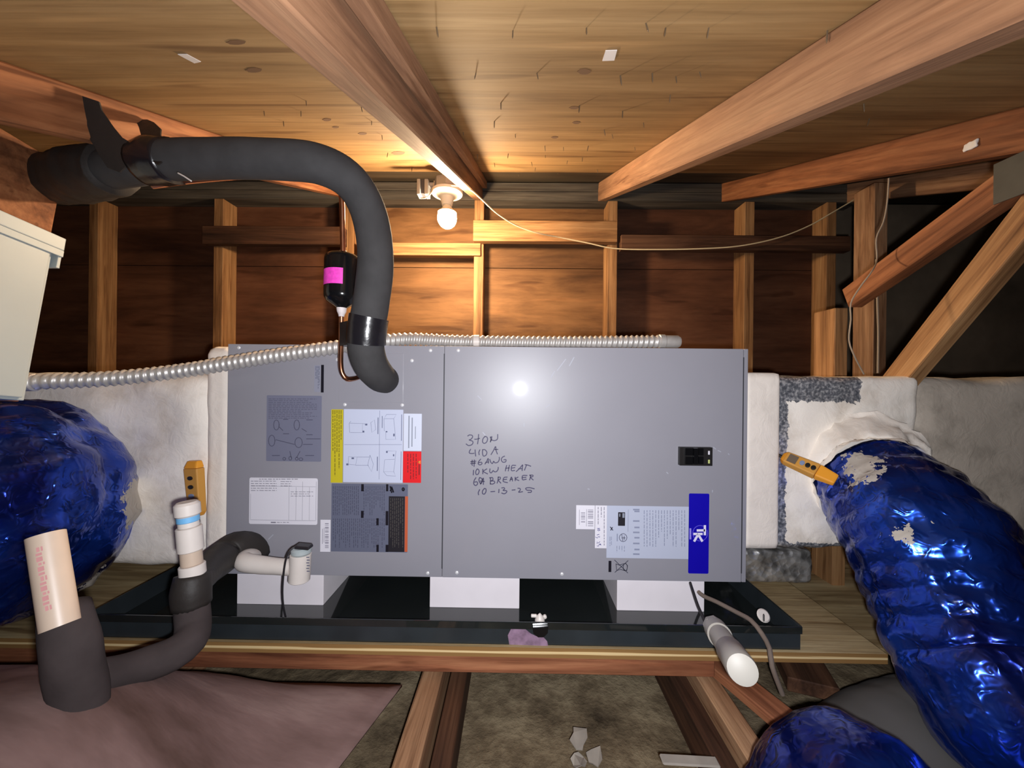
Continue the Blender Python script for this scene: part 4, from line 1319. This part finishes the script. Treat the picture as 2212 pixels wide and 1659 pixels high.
# tape holding both pipes together
tp = empty('pipe_tape', P(782, 714, 0.76), 'glossy black tape band around both pipes above the unit', 'tape')
pipe('tape_band', [P(797.5, 684, 0.742), P(795, 700, 0.7435), P(792.5, 722, 0.745), P(791.5, 742, 0.748)], 0.0368, MT['tape'], tp, 32, 0.004,
     fn=lambda L, a, i: 1 + 0.012 * noise.noise(Vector((math.cos(a) * 3, math.sin(a) * 3, L * 90))), auto=True)
wv = [P(733, 697, 0.785), P(772, 688, 0.745), P(772, 742, 0.748), P(734, 747, 0.795)]
MB().add(wv + [v + Vector((0.001, 0.030, 0)) for v in wv], [(0, 3, 2, 1), (4, 5, 6, 7), (0, 1, 5, 4), (1, 2, 6, 5), (2, 3, 7, 6), (3, 0, 4, 7)]).build('tape_fold', MT['tape'], tp)
# hanging straps / lumps of tape at the left
def strap(outline, y_top, y_bot, lb, th=0.0025):
    ys = [p[1] for p in outline]
    a0, a1 = min(ys), max(ys)
    fr = [P(x, y, y_top + (y_bot - y_top) * ((y - a0) / (a1 - a0)) ** 0.8 + 0.004 * noise.noise(Vector((x * .05, y * .05, 0)))) for x, y in outline]
    c = sum(fr, Vector()) / len(fr)
    n_ = len(fr)
    bk_ = [v + Vector((0, th, 0)) for v in fr]
    fs_ = [(2 * n_, i, (i + 1) % n_) for i in range(n_)] + [(2 * n_ + 1, n_ + (i + 1) % n_, n_ + i) for i in range(n_)]
    fs_ += [(i, n_ + i, n_ + (i + 1) % n_, (i + 1) % n_) for i in range(n_)]
    return MB().add(fr + bk_ + [c, c + Vector((0, th, 0))], fs_).build('hanging_strap', MT['duct_tape'], smooth=True, label=lb, cat='strap')


strap([(138, 214), (150, 205), (168, 204), (213, 219), (219, 238), (243, 273), (262, 296), (290, 312), (285, 345), (258, 372), (232, 362), (214, 335), (203, 315), (192, 298), (178, 268), (172, 248), (160, 242)], 0.640, 0.660,
      'long black tape strap hanging the pipe from the reddish rafter')
strap([(292, 258), (318, 258), (332, 264), (347, 278), (346, 290), (352, 308), (362, 340), (340, 356), (318, 340), (304, 318), (304, 290), (300, 275)], 0.745, 0.635, 'short black tape strap hanging the pipe beside its first bend')
pipe('tape_wrap', [P(118, 390, 0.82), P(190, 376, 0.755), P(245, 367, 0.72)], [0.048, 0.052, 0.044], MT['duct_tape'], sl, 26, 0.006, fn=lambda L, a, i: 1 + 0.09 * noise.noise(Vector((math.cos(a) * 2, math.sin(a) * 2, L * 30))), auto=False)
pipe('tape_wrap', [P(318, 353, 0.688), P(345, 349, 0.68), P(374, 348, 0.675)], [0.0385, 0.040, 0.0375], MT['tape'], sl, 26, 0.006, fn=lambda L, a, i: 1 + 0.05 * noise.noise(Vector((math.cos(a) * 2, math.sin(a) * 2, L * 30))), auto=False)
# ties sticking out
pipe('zip_tie', [P(385, 374, 0.60), P(398, 381, 0.597), P(413, 391, 0.595)], 0.0012, MT['pvc'], sl, 6)

# =====================================================================================
# LIGHT FIXTURE
# =====================================================================================
YB = 1.40
lamp = empty('light_fixture', P(965, 400, YB), 'lit bulb in a white porcelain lampholder under the roof', 'light')
up = Vector((0, 0, 1))
px0 = P(966, 455, YB)
k = YB / FPX
lathe('lampholder', P(966, 412, YB), -up, [(0, 0.052), (0.004, 0.057), (0.013, 0.055), (0.018, 0.040), (0.026, 0.026), (0.042, 0.0215), (0.054, 0.0185), (0.055, 0.014)], MT['lampholder'], lamp, 32)
lathe('bulb_base', P(966, 442, YB), -up, [(0, 0.0135), (0.006, 0.0145), (0.018, 0.022), (0.028, 0.031), (0.030, 0.0335)], MT['lampholder'], lamp, 28)
r = 0.0345
prof = [(0, 0.033)] + [(0.012 + r * math.sin(math.radians(a)) * 1.12 + 0.006, r * math.cos(math.radians(a))) for a in range(-10, 90, 10)] + [(0.012 + r * 1.12 + 0.006, 0.0006)]
lathe('bulb_globe', P(966, 460, YB), -up, prof, MT['bulb'], lamp, 32)
lathe('junction_box', P(968, 411, YB), up, [(0, 0.046), (0.001, 0.05), (0.034, 0.05), (0.035, 0.046)], MT['steelbox'], lamp, 8)
a = P(903, 392, YB)
for i, (x0, x1) in enumerate(((903, 911), (919, 928))):
    v0, v1 = P(x0, 425, YB), P(x1, 392, YB)
    MB().box((v0.x, YB - 0.02, v0.z), (v1.x, YB + 0.02, v1.z)).build('cable_clamp', MT['steelbox'], lamp, bevel=0.003)
v0, v1 = P(911, 421, YB), P(919, 392, YB)
MB().box((v0.x, YB - 0.012, v0.z), (v1.x, YB + 0.02, v1.z)).build('clamp_web', MT['cabdark'], lamp)
v0, v1 = P(926, 404, YB), P(942, 397, YB)
MB().box((v0.x, YB - 0.01, v0.z), (v1.x, YB + 0.01, v1.z)).build('bracket', MT['steelbox'], lamp)
pipe('pull_wire', [P(938, 391, YB), P(936, 405, YB - .03), P(930, 419, YB - .06), P(920, 427, YB - .05), P(909, 428, YB - .03)], 0.0022, MT['romex'], lamp, 8)
# electric cable from the fixture along the wall
pipe('electric_cable', [P(975, 400, YB - .05), P(1000, 403, YB - .055), P(1020, 412, YB - .05), P(1040, 430, YB), P(1075, 462, 1.48), P(1115, 487, 1.54), P(1160, 503, 1.58), P(1210, 513, 1.63), P(1270, 525, 1.66), P(1330, 537, 1.68),
                        P(1420, 539, 1.685), P(1520, 537, 1.685), P(1600, 531, 1.685), P(1680, 514, 1.69), P(1745, 489, 1.70), P(1800, 458, 1.70), P(1885, 408, 1.72)], 0.0028, MT['romex'],
     label='thin cream cable sagging along the stud wall from the bulb', cat='cable')
# small ring nail bits on the rafter
lathe('cable_staple', P(925, 303, 0.80), (0, -1, 0), [(0, 0.008), (0.004, 0.007)], MT['paper'], label='pale round clip on the rafter above the bulb', cat='clip')
pipe('hanging_twine', [P(1920, 385, 0.96), P(1916, 440, 0.96), P(1908, 480, 0.96), P(1893, 515, 0.96), P(1894, 560, 0.96), P(1884, 585, 0.90), P(1858, 620, 0.90), P(1838, 655, 0.90), P(1838, 690, 0.90), P(1834, 735, 0.90), P(1846, 770, 0.90), P(1866, 808, 0.92)], 0.0016, MT['string'],
     label='loose grey twine hanging down to the cream plenum', cat='twine', seg=8)
pipe('hanging_wire', [P(1893, 560, 1.25), P(1895, 650, 1.25), P(1897, 720, 1.25), P(1896, 806, 1.25)], 0.0030, MT['string'], label='straight dim wire hanging behind the truss brace', cat='wire', seg=8)
# =====================================================================================
# TRUSS WEBS at the right
# =====================================================================================
XT = 0.945
tr = empty('roof_truss', (XT, 1.1, ZJ), 'wooden truss webs meeting at a grey metal plate at the right', 'truss')


def tw(px, py):   # point of the truss plane X = XT seen at this pixel
    d = F * FPX + R * (px - CX) - U * (py - CY)
    return d * ((XT - 0.019) / d.x) + Vector((0.019, 0, 0))


beam('web', tw(2215, 362), tw(1825, 645), 0.038, 0.060, MT['rafter_red'], tr, up=(0, 1, 0))
beam('web', tw(2240, 430), tw(1905, 850), 0.038, 0.056, MT['stud'], tr, up=(0, 1, 0))
beam('post', (XT, 1.170, ZJ), (XT, 1.170, 0.232), 0.038, 0.080, MT['stud'], tr, up=(0, 1, 0))
a = tw(2180, 385)
MB().box((XT - 0.0215, a.y - 0.03, a.z - 0.04), (XT - 0.0195, a.y + 0.022, a.z + 0.038)).build('gusset_plate', plain('galvanised_plate', srgb(70, 68, 62), 0.7, metal=0.2, vary=0.3), tr)
a = tw(2100, 314)
soft_box('mould_patch', a + Vector((-0.024, -0.012, -0.008)), a + Vector((-0.0195, 0.012, 0.008)), 0.002, 8, 0.003, 120, MT['paper'], None, label='pale mould patch on the reddish rafter at the right', cat='patch')
beam('wall_post', (1.36, 1.50, ZJ), (1.36, 1.50, 1.0 - 0.23), 0.05, 0.089, MT['joist'], label='dim post standing behind the truss webs', cat='post', up=(0, 1, 0))

# =====================================================================================
# PVC DRAIN PIECES
# =====================================================================================
tv = empty('vent_stack', P(408, 1240, 0.74), 'capped white plastic vent pipe with a blue ring', 'pipe')
Y1 = 0.64
q = lambda x, y: P(x, y, Y1)
axv = (q(403, 1082) - q(417, 1240)).normalized()


def seg_cyl(name, y0, y1, rpx, mat, par, x_of, Yd, hollow=False, ch=0.0012):
    a_, b_ = P(x_of(y0), y0, Yd), P(x_of(y1), y1, Yd)
    L = (b_ - a_).length
    r_ = rpx / FPX * Yd
    return lathe(name, a_, (b_ - a_), [(0, r_ - ch), (ch, r_), (L - ch, r_), (L, r_ - ch)], mat, par, 28)


xo = lambda y: 416.5 - (1240 - y) * 0.085
seg_cyl('bushing', 1242, 1219, 24, MT['pvc'], tv, xo, Y1)
seg_cyl('pipe_length', 1219, 1189, 20, MT['pvc_cream'], tv, xo, Y1)
seg_cyl('coupling', 1189, 1138, 23.5, MT['pvc'], tv, xo, Y1)
seg_cyl('pipe_length', 1138, 1110, 19, MT['pvc'], tv, xo, Y1)
seg_cyl('primer_ring', 1127, 1114, 20.4, MT['blue_band'], tv, xo, Y1)
seg_cyl('cap', 1116, 1084, 23.5, MT['pvc'], tv, xo, Y1, ch=0.004)
# printed letters on the pipe side
# drain line with float switch
dl = empty('drain_line', P(600, 1240, 0.82), 'white plastic condensate pipe and float switch tee on the unit', 'pipe')
pipe('elbow_pipe', [P(556, 1196, 0.905), P(548, 1200, 0.865), P(533, 1206, 0.828), P(527, 1213, 0.812), P(540, 1217, 0.806), P(570, 1221, 0.806), P(632, 1226, 0.806)], [0.0165, 0.0172, 0.0185, 0.019, 0.0180, 0.0165, 0.0165], MT['pvc'], dl, 26, 0.006)
x2 = lambda y: 649.5 - (y - 1200) * 0.06
seg_cyl('tee_body', 1254, 1196, 21.5, MT['pvc'], dl, x2, 0.806)
seg_cyl('switch_body', 1197, 1182, 20.5, MT['box_grey'], dl, lambda y: 651, 0.806, ch=0.004)
beam('switch_head', P(640, 1179, 0.795), P(672, 1182, 0.795), 0.02, 0.007, MT['wire_black'], dl)
mb = MB()
quads([(661.5 + (k % 2), 1203 + 6 * k, 668 + (k % 2), 1205 + 6 * k) for k in range(6)], 0.806 - 0.0135, 0.0).build('print', inkg, dl)
pipe('switch_wire', [P(645, 1179, 0.79), P(632, 1184, 0.785), P(622, 1196, 0.78), P(616, 1215, 0.78), P(612, 1245, 0.78), P(610, 1280, 0.782), P(612, 1310, 0.784), P(617, 1333, 0.79)], 0.0019, MT['wire_black'], dl, 8)
# dark foam on drain from the unit
dfo = empty('foam_drain_sleeve', P(415, 1300, 0.74), 'black foam sleeve leading from the unit to the vent pipe tee', 'pipe insulation')
wob = lambda L, a, i: 1 + 0.06 * noise.noise(Vector((math.cos(a) * 1.6, math.sin(a) * 1.6, L * 25)))
pipe('upper_sleeve', [P(560, 1195, 0.888), P(540, 1182, 0.868), P(512, 1182, 0.845), P(480, 1205, 0.81), P(440, 1240, 0.72), P(412, 1275, 0.65)], [0.030, 0.033, 0.033, 0.029, 0.026, 0.0245], MT['duct_tape'], dfo, 24, 0.008, fn=wob, auto=False)
pipe('tape_wrap', [P(417, 1241, 0.645), P(414, 1275, 0.64), P(414, 1306, 0.64)], [0.026, 0.0285, 0.0275], MT['duct_tape'], dfo, 24, 0.008, fn=wob, auto=False)
pipe('lower_sleeve', [P(414, 1300, 0.64), P(418, 1350, 0.63), P(408, 1385, 0.61), P(375, 1412, 0.59), P(320, 1432, 0.57), P(260, 1452, 0.54), P(185, 1470, 0.50)], [0.0245, 0.0245, 0.0245, 0.024, 0.023, 0.023, 0.023], MT['foam_brown'], dfo, 24, 0.008, fn=wob, auto=False)
# open ended pipe in a foam sleeve, nearest the camera
op = empty('open_drain_pipe', P(125, 1340, 0.46), 'cream open ended plastic pipe standing in a black foam sleeve', 'pipe')
a_, b_ = P(130, 1352, 0.445), P(99, 1155, 0.462)
L = (b_ - a_).length
lathe('pipe_length', a_, b_ - a_, [(0, 0.0168), (L, 0.0168), (L + 0.0001, 0.0140), (L - 0.05, 0.0138), (L - 0.051, 0.002)], MT['pvc_cream'], op, 30)
D0 = (b_ - a_).normalized()
s0 = D0.cross(Vector((0, 1, 0))).normalized()
f0 = D0.cross(s0).normalized()
if f0.y > 0:
    f0 = -f0
if s0.x < 0:
    s0 = -s0
mb = MB()
for k_ in range(13):
    c_ = a_ + D0 * (L * (0.22 + 0.052 * k_))
    vv = []
    for dl_, an in ((-0.0026, 18), (-0.0026, 36), (0.0026, 36), (0.0026, 18)):
        an = math.radians(an + (4 if k_ % 3 == 0 else 0))
        vv.append(c_ + D0 * dl_ * (0.55 if k_ % 2 else 1) + (f0 * math.cos(an) + s0 * math.sin(an)) * 0.01695)
    mb.add(vv, [(0, 1, 2, 3)])
mb.build('print', lab('ink_pipe', srgb(196, 140, 140), 0.5), op)
pipe('foam_sleeve', [P(142, 1318, 0.485), P(152, 1380, 0.47), P(160, 1440, 0.475), P(170, 1500, 0.48), P(178, 1580, 0.485)], [0.024, 0.027, 0.027, 0.027, 0.027], MT['foam_brown'], op, 28, 0.01, fn=wob, auto=False)
# drain stub at the right, pointing to the viewer
ds = empty('pan_drain_stub', P(1560, 1390, 0.72), 'white plastic drain stub pointing out of the pan rim', 'pipe')
A, B = P(1541, 1352, 0.768), P(1604, 1447, 0.52)
D = (B - A)
Lh = D.length
lathe('hex_adapter', A, D, [(0, 0.012), (0.004, 0.0195), (0.030, 0.0205), (0.032, 0.0165), (0.040, 0.0165)], MT['pvc_dimmed'], ds, 8)
lathe('pipe_length', A + D.normalized() * 0.034, D, [(0, 0.0205), (0.05, 0.0205), (0.052, 0.0178), (Lh * 0.72, 0.0178)], MT['pvc_dimmed'], ds, 28)
lathe('cap', A + D * 0.66, D, [(0, 0.0185), (0.002, 0.0200), (Lh * 0.31, 0.0200), (Lh * 0.34, 0.0188), (Lh * 0.352, 0.010)], MT['pvc_dimmed'], ds, 28)
lathe('primer_ring', A - D.normalized() * 0.001, D, [(0, 0.017), (0.003, 0.016)], MT['primer'], ds, 14)
# cables under the unit
pipe('control_wire', [P(1488, 1250, 0.90), P(1496, 1275, 0.86), P(1508, 1310, 0.83), P(1524, 1345, 0.80)], 0.0032, MT['wire_black'], label='black wire dropping from under the unit into the pan', cat='wire', seg=10)
pipe('control_cable', [P(1492, 1250, 0.92), P(1512, 1282, 0.88), P(1548, 1300, 0.84), P(1590, 1322, 0.80), P(1622, 1340, 0.765), P(1645, 1368, 0.74), P(1662, 1400, 0.735), P(1668, 1440, 0.72), P(1690, 1500, 0.72)], 0.0045, MT['wire_brown'],
     label='dusty brown cable crossing the right corner of the pan', cat='cable', seg=10)
wn = empty('wing_cap', P(1650, 1338, 0.80), 'small white cap with a dark slit in the right corner of the pan', 'cap')
lathe('disc', P(1651, 1334, 0.80) + Vector((0, 0.006, 0)), (0, -0.8, 0.6), [(0, 0.011), (0.004, 0.013), (0.007, 0.010)], MT['pvc'], wn, 20)
beam('slit', P(1650, 1326, 0.788), P(1650, 1343, 0.784), 0.003, 0.004, MT['blackp'], wn)


# =====================================================================================
# ORANGE POCKET THERMOMETERS
# =====================================================================================
def meter(M4, lb, L=0.125, wk=1.25, gf=0.64):
    M4 = M4 @ Matrix.Diagonal((1, 1, wk, 1))
    rt = empty('pocket_thermometer', M4.translation, lb, 'thermometer')

    def part(name, mb_, mat, bevel=0.0):
        mb_.v = [M4 @ v for v in mb_.v]
        return mb_.build(name, mat, rt, bevel=bevel)
    # local: x along the body, -y faces the viewer, z across
    def seg_box(x0, x1, h0, h1, w0, w1):
        m_ = MB()
        v = [(x0, 0, -w0), (x1, 0, -w1), (x1, 0, w1), (x0, 0, w0), (x0, -h0, -w0 * .85), (x1, -h1, -w1 * .85), (x1, -h1, w1 * .85), (x0, -h0, w0 * .85)]
        m_.add(v, [(0, 1, 2, 3), (7, 6, 5, 4), (0, 4, 5, 1), (1, 5, 6, 2), (2, 6, 7, 3), (3, 7, 4, 0)])
        return m_
    part('case', seg_box(0, L * gf, 0.016, 0.017, 0.0125, 0.0145), MT['orange_d'], 0.0025)
    part('tip', seg_box(-L * 0.07, L * 0.001, 0.010, 0.0158, 0.007, 0.0122), MT['orange'], 0.0018)
    part('grip', seg_box(L * gf + 0.0002, L, 0.0175, 0.011, 0.0145, 0.011), MT['orange'], 0.0035)
    m_ = MB()
    m_.box((L * 0.06, -0.0178, -0.008), (L * 0.24, -0.0155, 0.008))
    part('screen', m_, MT['screen'])
    for i, mt in enumerate((lab('lens', srgb(130, 144, 176)), MT['blackp'], MT['blackp'])):
        m_ = lathe_mb(MB(), (L * (0.34 + (0.11 if gf < 0.7 else 0.17) * i), -0.0155, 0), (0, -1, 0), [(0, 0.0048), (0.0032, 0.0046), (0.0036, 0.003)], 14)
        part('button', m_, mt)
    m_ = lathe_mb(MB(), (-L * 0.06, -0.006, 0), (-1, 0, 0), [(0, 0.003), (0.016, 0.0026), (0.017, 0.001)], 10)
    part('probe', m_, MT['blackp'])
    return rt


def frame(o, xdir, tilt=0.0):
    x = xdir.normalized()
    y = Vector((0, 1, 0))
    y = (y - x * y.dot(x)).normalized()
    z = x.cross(y)
    m_ = Matrix((x, y, z)).transposed().to_4x4()
    m_.translation = o
    return m_ @ Matrix.Rotation(tilt, 4, 'X')


o1, o2 = P(1696, 992, 0.898), P(1806, 1040, 0.830)
meter(frame(o1, o2 - o1, math.radians(-18)), 'orange pocket thermometer stuck into the right plenum beside the blue duct', (o2 - o1).length)
o1, o2 = P(433, 1104, 0.884), P(425, 994, 0.884)
meter(frame(o1, o2 - o1, math.radians(-14)), 'orange pocket thermometer standing behind the capped white vent pipe', (o2 - o1).length, 1.6, 0.86)
for o in bpy.data.objects:
    if o.name.split('.')[0] in ('print', 'barcode', 'wordmark', 'scuff'):
        o['kind'] = 'stuff'
print('objects', len(bpy.data.objects))
